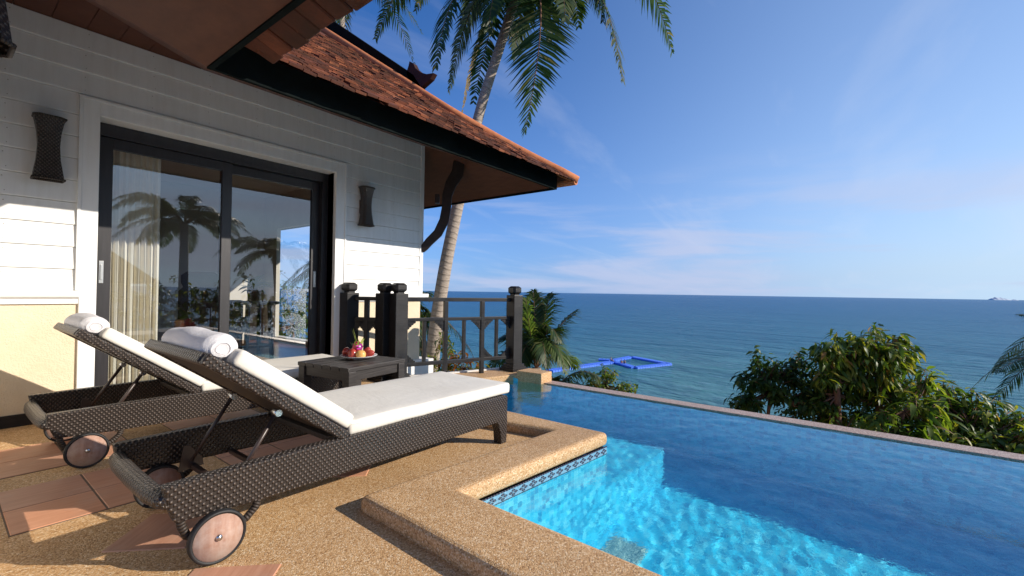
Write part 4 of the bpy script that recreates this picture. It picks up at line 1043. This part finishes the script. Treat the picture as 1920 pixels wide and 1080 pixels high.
# ------------------------------------------------------------------ plants
LEAF_V = None
def leaf_geo(L_, w, droop, fold=.25):
    """a folded lance-shaped leaf, base at the origin, growing along +x and drooping"""
    V, F = [], []
    st = [(0, .05), (.25, .8), (.55, 1.0), (.8, .6), (1.0, 0)]
    for u, k in st:
        x = L_ * u * (1 - .25 * droop * u); z = -L_ * droop * u * u * .9
        if k == 0: V.append((x, 0, z))
        else: V += [(x, -w * k, z + fold * w * k), (x, 0, z), (x, w * k, z + fold * w * k)]
    for i in range(3):
        a = i * 3; b = a + 3
        F += [(a, a + 1, b + 1, b), (a + 1, a + 2, b + 2, b + 1)]
    F += [(9, 10, 12), (10, 11, 12)]
    return V, F
def leaf_T(p, d, roll, s):
    d = Vector(d).normalized(); q = d.to_track_quat('X', 'Z').to_matrix().to_4x4()
    return Matrix.Translation(p) @ q @ Matrix.Rotation(roll, 4, 'X') @ Matrix.Scale(s, 4)
def leaf_meshes(mat, L_, w, n=3):
    out = []
    for k in range(n):
        V, F = leaf_geo(L_, w, .25 + .35 * k); b = MB(); b.poly(V, F); bmesh.ops.recalc_face_normals
        for f in b.bm.faces: f.smooth = True
        me = bpy.data.meshes.new('leaf'); b.bm.to_mesh(me); b.bm.free(); me.materials.append(M[mat]); out.append((me, V, F))
    return out
def tree(name, label, cat, base, trunks, tips, leaf, L_, w, per, group=None, singles=300, seed=1, droop=.5, bark='bark', spread=.16, tr=.05):
    """trunk(s) with limbs to every twig tip; a rosette of leaves at every tip and along the twig below it"""
    rg = random.Random(seed); root = thing(name, label, cat, base, 0, group); B = Vector(base)
    lm = leaf_meshes(leaf, L_, w)
    for k, tk in enumerate(trunks):
        pts_ = [Vector(p) - B for p in tk]; n = len(pts_)
        MB().tube(pts_, [tr * (1 - .5 * i / (n - 1)) for i in range(n)], 8).build('trunk', bark, root)
    limb = MB(); leaves = []
    for tip in tips:
        tip = Vector(tip) - B
        best = min(((Vector(p) - B) for tk in trunks for p in tk[1:]), key=lambda q: (q - tip).length)
        mid = best.lerp(tip, .55) + Vector((rg.uniform(-.06, .06), rg.uniform(-.06, .06), -.10))
        limb.tube([best, mid, tip], [tr * .32, tr * .2, .004], 5)
        dirn = (tip - mid).normalized()
        for k in range(per):
            f_ = rg.random() ** .6; p = mid.lerp(tip, .35 + .65 * f_)
            a = rg.uniform(0, 2 * math.pi); el = rg.uniform(-.75, .55)
            d = Vector((math.cos(a) * math.cos(el), math.sin(a) * math.cos(el), math.sin(el) - droop * .3)) + dirn * .5 * f_
            leaves.append(leaf_T(p + Vector((rg.uniform(-1, 1), rg.uniform(-1, 1), rg.uniform(-1, 1))) * spread * .4, d, rg.uniform(-.6, .6), rg.uniform(.6, 1.15)))
    lo = limb.build('limbs', bark, root); lo['kind'] = 'stuff'
    eye = EYE - B; leaves.sort(key=lambda T: (T.translation - eye).length)
    k0 = min(singles, len(leaves))
    for T in leaves[:k0]:
        me, V, F = rg.choice(lm); o = bpy.data.objects.new('leaf', me); C.objects.link(o); o.parent = root; o.matrix_local = T
    if len(leaves) > k0:
        b = MB()
        for T in leaves[k0:]:
            me, V, F = rg.choice(lm); b.poly(V, F, T)
        for f in b.bm.faces: f.smooth = True
        o = b.build('foliage', leaf, root); o['kind'] = 'stuff'
    return root
def frond_mesh(p0, p1, p2, nl, ll, w, seed, hang=.5, mat='frond_leaf', sweep=.55, twist=0.0, gap=0.0):
    """a coconut frond: curved midrib with two rows of drooping leaflets"""
    rg = random.Random(seed); p0, p1, p2 = Vector(p0), Vector(p1), Vector(p2); b = MB()
    pt = lambda t: p0 * (1 - t) ** 2 + p1 * 2 * t * (1 - t) + p2 * t * t
    tn = lambda t: ((p1 - p0) * (1 - t) + (p2 - p1) * t).normalized()
    n = 14; b.tube([pt(i / n) for i in range(n + 1)], [.022 * (1 - .88 * i / n) * (ll / .7) for i in range(n + 1)], 5)
    for f in b.bm.faces: f.material_index = 1
    dn = Vector((0, 0, -1)); t0 = .14
    for i in range(nl):
        t = t0 + (1 - t0) * (i + rg.uniform(-.3, .3)) / (nl - 1); t = max(t0, min(.997, t))
        T_ = tn(t); side = T_.cross(Vector((0, 0, 1)))
        if side.length < .15: side = T_.cross(Vector((.3, 1, 0)))
        side.normalize(); nrm = side.cross(T_)
        side = (side * math.cos(twist) + nrm * math.sin(twist)).normalized()
        for s in (-1, 1):
            if rg.random() < .05 + gap: continue
            ln = ll * (math.sin(math.pi * min(1, .12 + .88 * (1 - (t - t0) / (1 - t0)) ** .75 * 1.0)) * .25 + .75 * (1 - ((t - .35) / .65) ** 2 if t > .35 else .75 + .25 * (t - t0) / (.35 - t0))) * rg.uniform(.85, 1.1)
            ln = max(ln, ll * .16)
            sw = sweep + .38 * t
            d = (side * s * math.cos(sw) + T_ * math.sin(sw) + nrm * rg.uniform(-.12, .2)).normalized()
            h_ = hang * rg.uniform(.7, 1.3)
            q0 = pt(t); q1 = q0 + (d + dn * h_ * .25).normalized() * ln * .5; q2 = q1 + (d + dn * h_ * 1.3).normalized() * ln * .5
            wv = T_ * (w * rg.uniform(.8, 1.1))
            wv = (wv - d * wv.dot(d)); 
            b.poly([q0 - wv * .3, q0 + wv * .3, q1 + wv * .5, q1 - wv * .5, q2], [(0, 1, 2, 3), (3, 2, 4)])
    for f in b.bm.faces: f.normal_update()
    me = bpy.data.meshes.new('frond'); b.bm.to_mesh(me); b.bm.free(); me.materials.append(M[mat]); me.materials.append(M['bark'])
    return me
def add_frond(root, p0, p1, p2, nl, ll, w, seed, **k):
    B = root.location; me = frond_mesh(Vector(p0) - B, Vector(p1) - B, Vector(p2) - B, nl, ll, w, seed, **k)
    o = bpy.data.objects.new('frond', me); C.objects.link(o); o.parent = root; return o

# tall coconut palm beyond the corner of the villa
def bez(P, n):
    P = [Vector(p) for p in P]; out_ = []
    for i in range(n + 1):
        t = i / n * (len(P) - 1); k = min(int(t), len(P) - 2); u = t - k
        a, b_, c, d = P[max(k - 1, 0)], P[k], P[k + 1], P[min(k + 2, len(P) - 1)]
        out_.append(.5 * ((2 * b_) + (-a + c) * u + (2 * a - 5 * b_ + 4 * c - d) * u * u + (-a + 3 * b_ - 3 * c + d) * u ** 3))
    return out_
base = at(806, 735, depth=8.6)
tr_pts = [at(806, 790, depth=8.6), at(812, 660, depth=8.6), at(830, 530, depth=8.6), at(851, 420, depth=8.7), at(880, 290, depth=8.85), at(905, 190, depth=9.0), at(935, 95, depth=9.2), at(966, 0, depth=9.45), at(985, -55, depth=9.6)]
base = tr_pts[0].copy(); base.z = ground_z(base.x, base.y)
palm = thing('coconut_palm', 'tall leaning coconut palm rising beside the corner of the villa', 'palm tree', tuple(base))
path = [Vector(p) - base for p in bez([base] + tr_pts, 40)]
rads = [lerp(.148, .098, min(1, i / 26)) for i in range(len(path))]
MB().tube(path, rads, 16).build('trunk', 'palm_trunk', palm)
CR = tr_pts[-1]
FR = [  # (end px, end py, depth shift, mid px, mid py, mid depth shift, leaflet length, twist, hang)
    (704, 74, 1.0, 790, -175, .5, .72, .1, .8), (816, 128, -.9, 855, -130, -.5, .80, .1, .7), (842, 172, .8, 890, -90, .5, .62, .2, .55), (866, 214, 1.2, 908, -20, .7, .22, .3, .5),
    (984, 248, -1.5, 1045, -40, -1.2, .86, .0, .35), (888, 192, -.2, 930, -30, .3, .62, .5, .35), (1030, 80, .9, 1046, -120, .6, .66, .2, .6), (1168, 152, -.9, 1130, -130, -.5, .80, .1, .7),
    (1260, 98, -.2, 1200, -190, -.1, .76, .1, .75), (1205, -10, .9, 1110, -220, .6, .8, 0, .6), (740, -40, -.3, 850, -230, -.2, .8, 0, .6), (962, 110, 1.6, 990, -60, 1.3, .7, .3, .5),
    (1085, 50, 1.9, 1070, -150, 1.2, .75, .2, .6), (868, 70, 1.9, 915, -150, 1.2, .75, .2, .6), (915, 60, -1.2, 940, -150, -1.0, .75, .1, .6), (1060, 40, -1.4, 1050, -170, -1.0, .75, .1, .6), (1130, 40, .2, 1100, -190, .2, .75, .1, .6),
    (780, 20, 1.5, 860, -200, 1, .75, .1, .6), (1000, -330, .6, 990, -220, .4, .6, 0, .2), (1110, -290, .2, 1050, -240, .2, .7, 0, .3), (880, -300, .4, 930, -240, .3, .7, 0, .3)]
for k, (ex, ey, dz_, mx_, my_, mdz, ll, tw_, hg) in enumerate(FR):
    dry = k in (3,)
    add_frond(palm, CR + Vector((0, 0, .1)), at(mx_, my_, depth=9.6 + mdz), at(ex, ey, depth=9.6 + dz_), 92, ll * 1.12, .060, 20 + k, hang=(hg * .5 if k in (4, 5) else .55), twist=tw_, sweep=(.38 if k in (4, 5) else .25), mat='frond_dry' if dry else 'frond_leaf', gap=.1 if k in (5,) else 0)
for k in range(6):
    a = k * 1.05; p = CR - base + Vector((math.cos(a) * .2, math.sin(a) * .2, -.12 - .05 * (k % 2)))
    MB().lathe([(0, -.13), (.06, -.11), (.10, -.03), (.10, .04), (.06, .11), (0, .13)], 12, Matrix.Translation(p)).build('coconut', 'dark_leaf', palm)

# the dark frond of another palm, seen in the gap between the two roofs
def crown_palm(label, foot, top, fr, ll, w, seed, mat='frond_leaf', group=None, trunk=True, nl=46, tr=.11, hang=.6):
    foot, top = Vector(foot), Vector(top); r = thing('coconut_palm', label, 'palm tree', tuple(foot), 0, group)
    if trunk: MB().tube([Vector((0, 0, 0)), (top - foot) * .5 + Vector((.1, .05, 0)), top - foot], [tr * 1.3, tr, tr * .8], 12).build('trunk', 'palm_trunk', r)
    for k, f_ in enumerate(fr):
        add_frond(r, top, f_[0], f_[1], nl, ll, w, seed + k, hang=hang, mat=f_[2] if len(f_) > 2 else mat, twist=f_[3] if len(f_) > 3 else .1)
    return r
def radial(top, n, L_, rise, fall, seed, a0=0):
    rg = random.Random(seed); top = Vector(top); out_ = []
    for k in range(n):
        a = a0 + 2 * math.pi * k / n + rg.uniform(-.25, .25); l_ = L_ * rg.uniform(.8, 1.1); up_ = rise * rg.uniform(.3, 1.4)
        d = Vector((math.cos(a), math.sin(a), 0))
        out_.append((top + d * l_ * .5 + Vector((0, 0, l_ * up_)), top + d * l_ + Vector((0, 0, l_ * (up_ - fall * rg.uniform(.6, 1.3))))))
    return out_
tpn = at(640, -60, depth=14); ft = Vector((tpn.x + .6, tpn.y + .5, ground_z(tpn.x, tpn.y)))
crown_palm('palm behind the villa, a bit of its crown above the roof ridge', ft, tpn, [(at(632, -40, depth=14), at(628, 45, depth=13.6)), (at(655, -50, depth=14), at(645, 40, depth=14.2)), (at(620, -40, depth=14.2), at(608, 50, depth=14))] + radial(tpn, 7, 3.0, .3, .7, 5), .7, .05, 60)
# young palm beside the corner post, its crown level with the deck
ct = at(1006, 690, depth=10.0)
ypf = Vector((ct.x, ct.y, ground_z(ct.x, ct.y)))
yf = [(1003, 600, 10.1, 1000, 545, 10.3), (990, 600, 9.8, 986, 560, 9.8), (1020, 590, 10.0, 1032, 550, 10.4), (1040, 610, 10.2, 1082, 580, 10.5), (1035, 590, 9.6, 1062, 700, 9.0), (1015, 590, 9.4, 1025, 690, 8.9), (975, 600, 10.2, 930, 640, 10.6), (970, 640, 9.7, 915, 690, 9.6), (995, 580, 10.5, 965, 560, 11), (985, 610, 9.5, 975, 690, 9.1), (1050, 640, 10.3, 1080, 690, 10.6), (1000, 570, 10.6, 1010, 560, 11.2), (1028, 575, 9.8, 1048, 640, 9.4)]
crown_palm('young green palm behind the corner post of the balustrade', ypf, ct, [(at(a, b_, depth=c), at(d, e, depth=f_), ('frond_young' if k % 3 == 1 else 'frond_leaf'), .3) for k, (a, b_, c, d, e, f_) in enumerate(yf)], .62, .046, 120, nl=66, tr=.13, hang=.6)
# low palm below the infinity edge with two long arching fronds
ct = at(1020, 760, depth=9.2); lf = Vector((ct.x, ct.y, ground_z(ct.x, ct.y)))
lowp = [(1075, 665, 9.2, 1128, 712, 9.0), (1060, 690, 9.0, 1098, 735, 8.8), (1030, 690, 9.5, 1045, 715, 9.6), (1110, 690, 9.6, 1150, 760, 9.5)]
crown_palm('low palm just below the pool edge with long arching fronds', lf, ct, [(at(a, b_, depth=c), at(d, e, depth=f_), 'frond_leaf', .1) for a, b_, c, d, e, f_ in lowp], .55, .046, 160, nl=60, tr=.12, hang=.9)
# palm at the house corner seen between wall and tall trunk
ct = at(770, 590, depth=11); pf = Vector((ct.x, ct.y, ground_z(ct.x, ct.y)))
crown_palm('palm half hidden behind the house corner', pf, ct, [(at(785, 530, depth=11), at(808, 560, depth=10.8)), (at(790, 590, depth=11), at(815, 640, depth=10.8)), (at(790, 560, depth=11.2), at(812, 600, depth=11)), (at(780, 640, depth=10.8), at(805, 690, depth=10.6)), (at(785, 620, depth=11), at(810, 660, depth=11))] + radial(ct, 6, 1.6, .3, .8, 9), .55, .045, 180, nl=54, hang=.7)
# palm beyond the right edge of the picture whose frond tip reaches in
ct = at(2080, 640, depth=8.0); rf = Vector((ct.x, ct.y, ground_z(ct.x, ct.y)))
crown_palm('palm beyond the right edge, one frond tip reaching into the picture', rf, ct, [(at(1960, 640, depth=8.0), at(1866, 698, depth=7.6)), (at(1990, 590, depth=8.6), at(1912, 590, depth=8.6))] + radial(ct, 7, 1.9, .35, .7, 12, -1.2), .50, .036, 200, nl=60, hang=.5)

# trees and shrubs along the infinity edge
def px_tips(spec, rg, jz=.35):
    """twig tips scattered in blobs: (px, py, depth, radius px x, radius px y, count)"""
    out_ = []
    for px_, py_, dp, rx, ry, n in spec:
        for _ in range(n):
            a = rg.uniform(0, 2 * math.pi); r_ = math.sqrt(rg.random())
            out_.append(at(px_ + rx * r_ * math.cos(a), py_ + ry * r_ * math.sin(a), depth=dp + rg.uniform(-jz, jz)))
    return out_
def gpt(p): return Vector((p.x, p.y, ground_z(p.x, p.y)))
rg = random.Random(11)
D_ = 6.4
def trunk_px(pts_): 
    P = [at(x, y, depth=d) for x, y, d in pts_]
    return [gpt(P[0])] + P
T1 = trunk_px([(1571, 800, D_), (1570, 740, D_), (1566, 700, D_ - .05), (1585, 668, D_)])
T2 = trunk_px([(1648, 800, D_ + .1), (1650, 742, D_ + .1), (1652, 690, D_), (1640, 650, D_)])
tips = px_tips([(1640, 655, D_, 52, 32, 34), (1565, 672, D_, 42, 32, 22), (1690, 672, D_, 26, 38, 14), (1600, 700, D_ + .1, 75, 30, 30), (1655, 715, D_ + .2, 60, 36, 24), (1600, 745, D_ + .4, 80, 40, 30), (1548, 735, D_ + .3, 40, 36, 22), (1605, 775, D_ + .1, 50, 26, 16), (1690, 745, D_ + .3, 40, 40, 16)], rg, .3)
tips += [at(x, y, depth=D_ + d) for x, y, d in ((1643, 612, 0), (1650, 618, .1), (1632, 620, -.1), (1568, 622, 0), (1533, 650, .1), (1546, 645, -.1), (1694, 628, 0), (1702, 640, .1), (1710, 655, 0), (1600, 628, .2), (1590, 640, 0), (1538, 690, 0), (1715, 690, .1))]
tree('mango_tree', 'tallest leafy tree behind the pool edge, round crown on two reddish trunks', 'tree', tuple(T1[0]), [T1, T2], tips, 'mango_leaf', .185, .024, 19, 'trees and shrubs behind the infinity edge', seed=21, tr=.055, droop=.9)
T3 = trunk_px([(1440, 780, 6.9), (1445, 730, 6.9), (1440, 700, 6.9)])
tips = px_tips([(1420, 735, 6.9, 50, 26, 24), (1500, 740, 6.8, 52, 36, 36), (1445, 700, 6.9, 38, 30, 18), (1500, 695, 6.9, 30, 30, 16), (1395, 755, 6.8, 26, 14, 10), (1540, 765, 6.6, 40, 25, 16)], rg, .25)
tips += [at(x, y, depth=6.9) for x, y in ((1416, 656), (1418, 668), (1420, 682), (1402, 690), (1396, 700), (1388, 708), (1440, 690), (1450, 694), (1497, 660), (1500, 672), (1490, 680), (1478, 690), (1472, 704), (1512, 676), (1385, 715), (1370, 752), (1440, 672))]
tree('shrub', 'dark green shrub left of the tall tree behind the pool edge, thin upright twigs', 'shrub', tuple(T3[0]), [T3], tips, 'dark_leaf', .135, .024, 17, 'trees and shrubs behind the infinity edge', seed=22, droop=.3, tr=.03)
T4 = trunk_px([(1690, 850, 5.6), (1690, 800, 5.6), (1695, 770, 5.6)])
tips = px_tips([(1670, 795, 5.6, 50, 28, 16), (1735, 770, 5.7, 40, 40, 18), (1740, 715, 5.9, 14, 26, 5), (1720, 810, 5.5, 30, 20, 8)], rg, .2)
tree('shrub', 'yellow green young shrub with big drooping leaves right of the tree trunks', 'shrub', tuple(T4[0]), [T4], tips, 'bright_leaf', .20, .026, 14, 'trees and shrubs behind the infinity edge', seed=23, droop=.9, tr=.03)
T5 = trunk_px([(1830, 890, 5.7), (1830, 840, 5.7), (1825, 800, 5.7)])
tips = px_tips([(1790, 775, 6.0, 55, 36, 34), (1850, 800, 5.8, 60, 38, 36), (1905, 815, 5.6, 40, 40, 26), (1800, 830, 5.6, 70, 30, 30), (1880, 850, 5.4, 50, 24, 24), (1960, 850, 5.3, 50, 50, 26), (1770, 740, 6.1, 26, 20, 10)], rg, .25)
tips += [at(x, y, depth=5.9) for x, y in ((1768, 716), (1785, 722), (1820, 728), (1830, 735), (1866, 745), (1875, 750), (1905, 765), (1915, 772))]
tree('shrub', 'dark broad shrub at the right edge behind the pool, mixed green leaves', 'shrub', tuple(T5[0]), [T5], tips, 'mango_leaf', .155, .024, 17, 'trees and shrubs behind the infinity edge', seed=24, droop=.8, tr=.04)
T6 = trunk_px([(1130, 745, 9.6), (1132, 720, 9.6)])
tips = px_tips([(1130, 715, 9.6, 32, 20, 22), (1175, 728, 9.4, 24, 9, 14), (1143, 695, 9.6, 14, 10, 8), (1105, 722, 9.6, 20, 12, 10)], rg, .3)
tree('shrub', 'small bright green shrub below the far corner of the pool edge', 'shrub', tuple(T6[0]), [T6], tips, 'bright_leaf', .10, .022, 15, 'trees and shrubs behind the infinity edge', seed=25, singles=0, droop=.2, tr=.03)
# crotons behind the balustrade
T7 = trunk_px([(870, 712, 7.6), (868, 690, 7.6)])
tips = px_tips([(862, 668, 7.6, 24, 14, 10), (885, 690, 7.5, 24, 14, 10), (845, 685, 7.7, 18, 16, 8), (830, 705, 7.6, 18, 14, 6)], rg, .2)
tree('croton', 'croton with red and yellow leaves behind the balustrade', 'shrub', tuple(T7[0]), [T7], tips, 'croton_leaf', .14, .024, 10, None, seed=26, droop=.2, tr=.02)
T8 = trunk_px([(790, 740, 7.9), (792, 700, 7.9)])
tips = px_tips([(805, 690, 7.9, 22, 26, 14), (835, 640, 8.1, 14, 24, 10), (850, 700, 8.0, 20, 14, 8)], rg, .2)
tree('shrub', 'green bush around the foot of the tall palm behind the railing', 'shrub', tuple(T8[0]), [T8], tips, 'mango_leaf', .12, .018, 12, None, seed=27, singles=0, tr=.02)
# seen through the room's far window: garden beyond the villa
def rnd_tips(c, r, n, seed):
    q = random.Random(seed); return [Vector(c) + Vector((q.gauss(0, 1), q.gauss(0, 1), q.gauss(0, .8))) * r * .5 for _ in range(n)]
for c, r, n, lf, lab, sd_ in (((6.6, 13.2, -.1), 1.1, 60, 'bright_leaf', 'green bush seen through the far window of the room, nearer the curtain', 31), ((8.5, 14.6, .5), 1.5, 70, 'mango_leaf', 'leafy garden tree seen through the far window of the room', 32), ((7.4, 16.4, -.2), 1.3, 50, 'bright_leaf', 'low bush in the garden behind the villa, left of the palm', 33)):
    g0 = Vector((c[0], c[1], ground_z(c[0], c[1])))
    tree('shrub', lab, 'shrub', tuple(g0), [[g0, Vector(c) - Vector((0, 0, .5)), Vector(c)]], rnd_tips(c, r, n, sd_), lf, .2, .035, 11, 'garden plants seen through the room', seed=sd_, singles=0, tr=.04)
tp2 = Vector((8.3, 13.6, 1.9)); g0 = Vector((8.8, 13.9, ground_z(8.8, 13.9)))
crown_palm('garden palm seen through the far window of the room', g0, tp2, radial(tp2, 11, 2.2, .25, .8, 41), .6, .05, 260)
# plants on the slope behind the camera, mirrored in the door glass
tp3 = Vector((7.2, -15.0, 3.9)); g0 = Vector((6.9, -14.6, ground_z(6.9, -14.6)))
crown_palm('coconut palm on the slope behind the camera, mirrored in the left door', g0, tp3, radial(tp3, 22, 2.7, .5, .55, 43), .85, .07, 280, tr=.2, nl=60)
tp4 = Vector((12.5, -17.5, 3.0)); g0 = Vector((12.9, -17.0, ground_z(12.9, -17.0)))
crown_palm('coconut palm farther down the slope, mirrored in the right door', g0, tp4, radial(tp4, 18, 3.0, .45, .6, 47), .85, .07, 310, tr=.2, nl=56)
for k, (c, r) in enumerate((((5.4, -13.5, .2), 1.6), ((8.2, -14.6, .1), 1.7), ((11.0, -15.5, -.2), 1.9), ((3.4, -12.8, .0), 1.3))):
    g0 = Vector((c[0], c[1], ground_z(c[0], c[1]) - .1))
    tree('shrub', ('bush under the palm behind the camera, mirrored low in the door glass', 'bush right of the mirrored palm, on the slope behind the camera', 'bush farthest down the slope behind the camera', 'bush nearest the neighbouring villa behind the camera')[k], 'shrub', tuple(g0), [[g0, Vector(c) - Vector((0, 0, .6)), Vector(c)]], rnd_tips(c, r, 80, 60 + k), 'mango_leaf', .28, .05, 12, 'bushes mirrored in the doors', seed=60 + k, singles=0, tr=.05)
# small potted plant leaves on the bar table
for k in range(26):
    q = random.Random(90 + k); a = q.uniform(0, 6.28); el = q.uniform(.2, 1.4); ln = q.uniform(.16, .30)
    V, F = leaf_geo(ln, .035, .6); b = MB(); b.poly(V, F, Matrix.Translation((0, 0, .13 + .004 * k)) @ Matrix.Rotation(a, 4, 'Z') @ Matrix.Rotation(-el, 4, 'Y')); b.build('leaf', 'mango_leaf', pot)
# neighbouring villa, mirrored faintly in the left door
nv = thing('neighbour_villa', 'white villa with a brown hip roof behind the camera, mirrored in the left door', 'house', (2.6, -14.6, -3.4))
MB().boxb(-2.2, 2.2, -2, 2, 0, 4.6).build('wall', 'white_render', nv)
b = MB(); b.poly([(-3.0, -2.8, 4.5), (3.0, -2.8, 4.5), (3.0, 2.8, 4.5), (-3.0, 2.8, 4.5), (-1.0, 0, 6.6), (1.0, 0, 6.6)], [(0, 1, 5, 4), (1, 2, 5), (2, 3, 4, 5), (3, 0, 4), (3, 2, 1, 0)]); b.build('roof', 'neighbour_roof', nv)
MB().boxb(-.6, .6, 1.98, 2.03, 2.6, 4.0).build('window', 'door_frame', nv)

# ------------------------------------------------------------------ swimming float on the sea and far island
fl = [at(1190, 691, z=SEA_Z), at(1255, 684, z=SEA_Z), at(1184, 670.5, z=SEA_Z), at(1146, 678, z=SEA_Z)]
fl_o = Vector((fl[0].x, fl[0].y, SEA_Z)); pont = thing('swimming_pontoon', 'blue modular floating pontoon enclosing a square of sea', 'pontoon', tuple(fl_o))
def float_run(b, p, q, w=1.6, h=.42, st=.75):
    d = (q - p); L_ = d.length; d.normalize(); n = max(1, round(L_ / st)); sd_ = Vector((-d.y, d.x, 0)); a = math.atan2(d.y, d.x)
    for i in range(n):
        for s_ in (-.5, .5):
            c = p + d * ((i + .5) * L_ / n) + sd_ * (s_ * w / 2)
            T = Matrix.Translation(c - fl_o) @ Matrix.Rotation(a, 4, 'Z')
            b.box((0, 0, h / 2 - .08), (L_ / n * .90, w / 2 * .92, h), T, taper=.92)
for i in range(4):
    b = MB(); float_run(b, fl[i], fl[(i + 1) % 4]); o = b.build('walkway', 'float_blue', pont); o['kind'] = 'stuff'
for p, q, nm in ((at(1030, 697, z=SEA_Z), at(1150, 680, z=SEA_Z), 'gangway'), (at(1122, 675.5, z=SEA_Z), at(1150, 677, z=SEA_Z), 'side_platform')):
    b = MB(); float_run(b, p, q, 2.0); o = b.build(nm, 'float_blue', pont); o['kind'] = 'stuff'
def person(label, p, suit, sit=True, face=0):
    t = thing('person', label, 'person', tuple(p), face, 'bathers on the blue pontoon')
    J = {'hip': (0, 0, .12), 'chest': (-.05, 0, .48), 'neck': (-.05, 0, .60), 'kl': (.42, .10, .16), 'kr': (.40, -.12, .32), 'al': (.50, .11, -.18), 'ar': (.46, -.13, -.12), 'sl': (-.05, .19, .52), 'sr': (-.05, -.19, .52), 'el': (.02, .28, .28), 'er': (.10, -.26, .30), 'wl': (.18, .22, .10), 'wr': (.26, -.16, .22)}
    names = list(J); E_ = [('hip', 'chest'), ('chest', 'neck'), ('hip', 'kl'), ('kl', 'al'), ('hip', 'kr'), ('kr', 'ar'), ('chest', 'sl'), ('sl', 'el'), ('el', 'wl'), ('chest', 'sr'), ('sr', 'er'), ('er', 'wr')]
    me = bpy.data.meshes.new('body'); me.from_pydata([J[n] for n in names], [(names.index(a), names.index(b_)) for a, b_ in E_], [])
    o = link('body', me, 'skin', t); sk = o.modifiers.new('skin', 'SKIN'); rad = {'hip': .14, 'chest': .15, 'neck': .06, 'kl': .075, 'kr': .075, 'al': .05, 'ar': .05, 'sl': .07, 'sr': .07, 'el': .045, 'er': .045, 'wl': .035, 'wr': .035}
    for n, v in zip(names, me.skin_vertices[0].data): v.radius = (rad[n], rad[n]); v.use_root = n == 'hip'
    o.modifiers.new('smooth', 'SUBSURF').render_levels = 1
    MB().lathe([(0, -.13), (.06, -.11), (.085, -.03), (.09, .03), (.07, .09), (0, .12)], 12, Matrix.Translation((-.04, 0, .76))).build('head', 'skin', t)
    MB().lathe([(.088, .0), (.097, .04), (.078, .10), (0, .135)], 12, Matrix.Translation((-.055, 0, .76))).build('hair', 'hair_dark', t)
    MB().lathe([(.15, -.10), (.165, 0), (.150, .12)], 12, Matrix.Translation((0, 0, .14))).build('swimwear', suit, t)
    return t
for lab, x, y, suit, fc in (('bather in dark trunks sitting at the left corner of the blue pontoon', 1146, 677, 'swim_dark', -1.2), ('bather in red swimwear sitting on the pontoon edge inside the square', 1165, 680.5, 'swim_red', -.4), ('bather beside the one in red, legs in the enclosed water', 1171, 681.5, 'swim_dark', .3)):
    p = at(x, y, z=SEA_Z + .34); person(lab, p, suit, True, fc)
# far island on the horizon
def isl(px0, px1, h, label, seed, dist=14000):
    p0, p1 = at(px0, 562, depth=dist), at(px1, 562, depth=dist); p0.z = p1.z = SEA_Z; n = 24; c = (p0 + p1) / 2
    t = MB(); d = (p1 - p0); dep = fw0 * d.length * .35; q = random.Random(seed); V = []; F = []
    hs_ = [h * (math.sin(math.pi * i / n) ** .6) * (.55 + .45 * noise.noise(Vector((i * .35, seed, 0)))) * (1.25 if i < n * .35 else .8) for i in range(n + 1)]
    for r_ in range(5):
        for i in range(n + 1):
            V.append(tuple(p0 - c + d * (i / n) + dep * (r_ / 4 - .5) + Vector((0, 0, hs_[i] * math.sin(math.pi * r_ / 4)))))
    for r_ in range(4):
        for i in range(n): a = r_ * (n + 1) + i; F.append((a, a + 1, a + n + 2, a + n + 1))
    t.poly(V, F); o = t.build('island', 'hazed_rock', None, loc=tuple(c), smooth=True); o['kind'] = 'structure'
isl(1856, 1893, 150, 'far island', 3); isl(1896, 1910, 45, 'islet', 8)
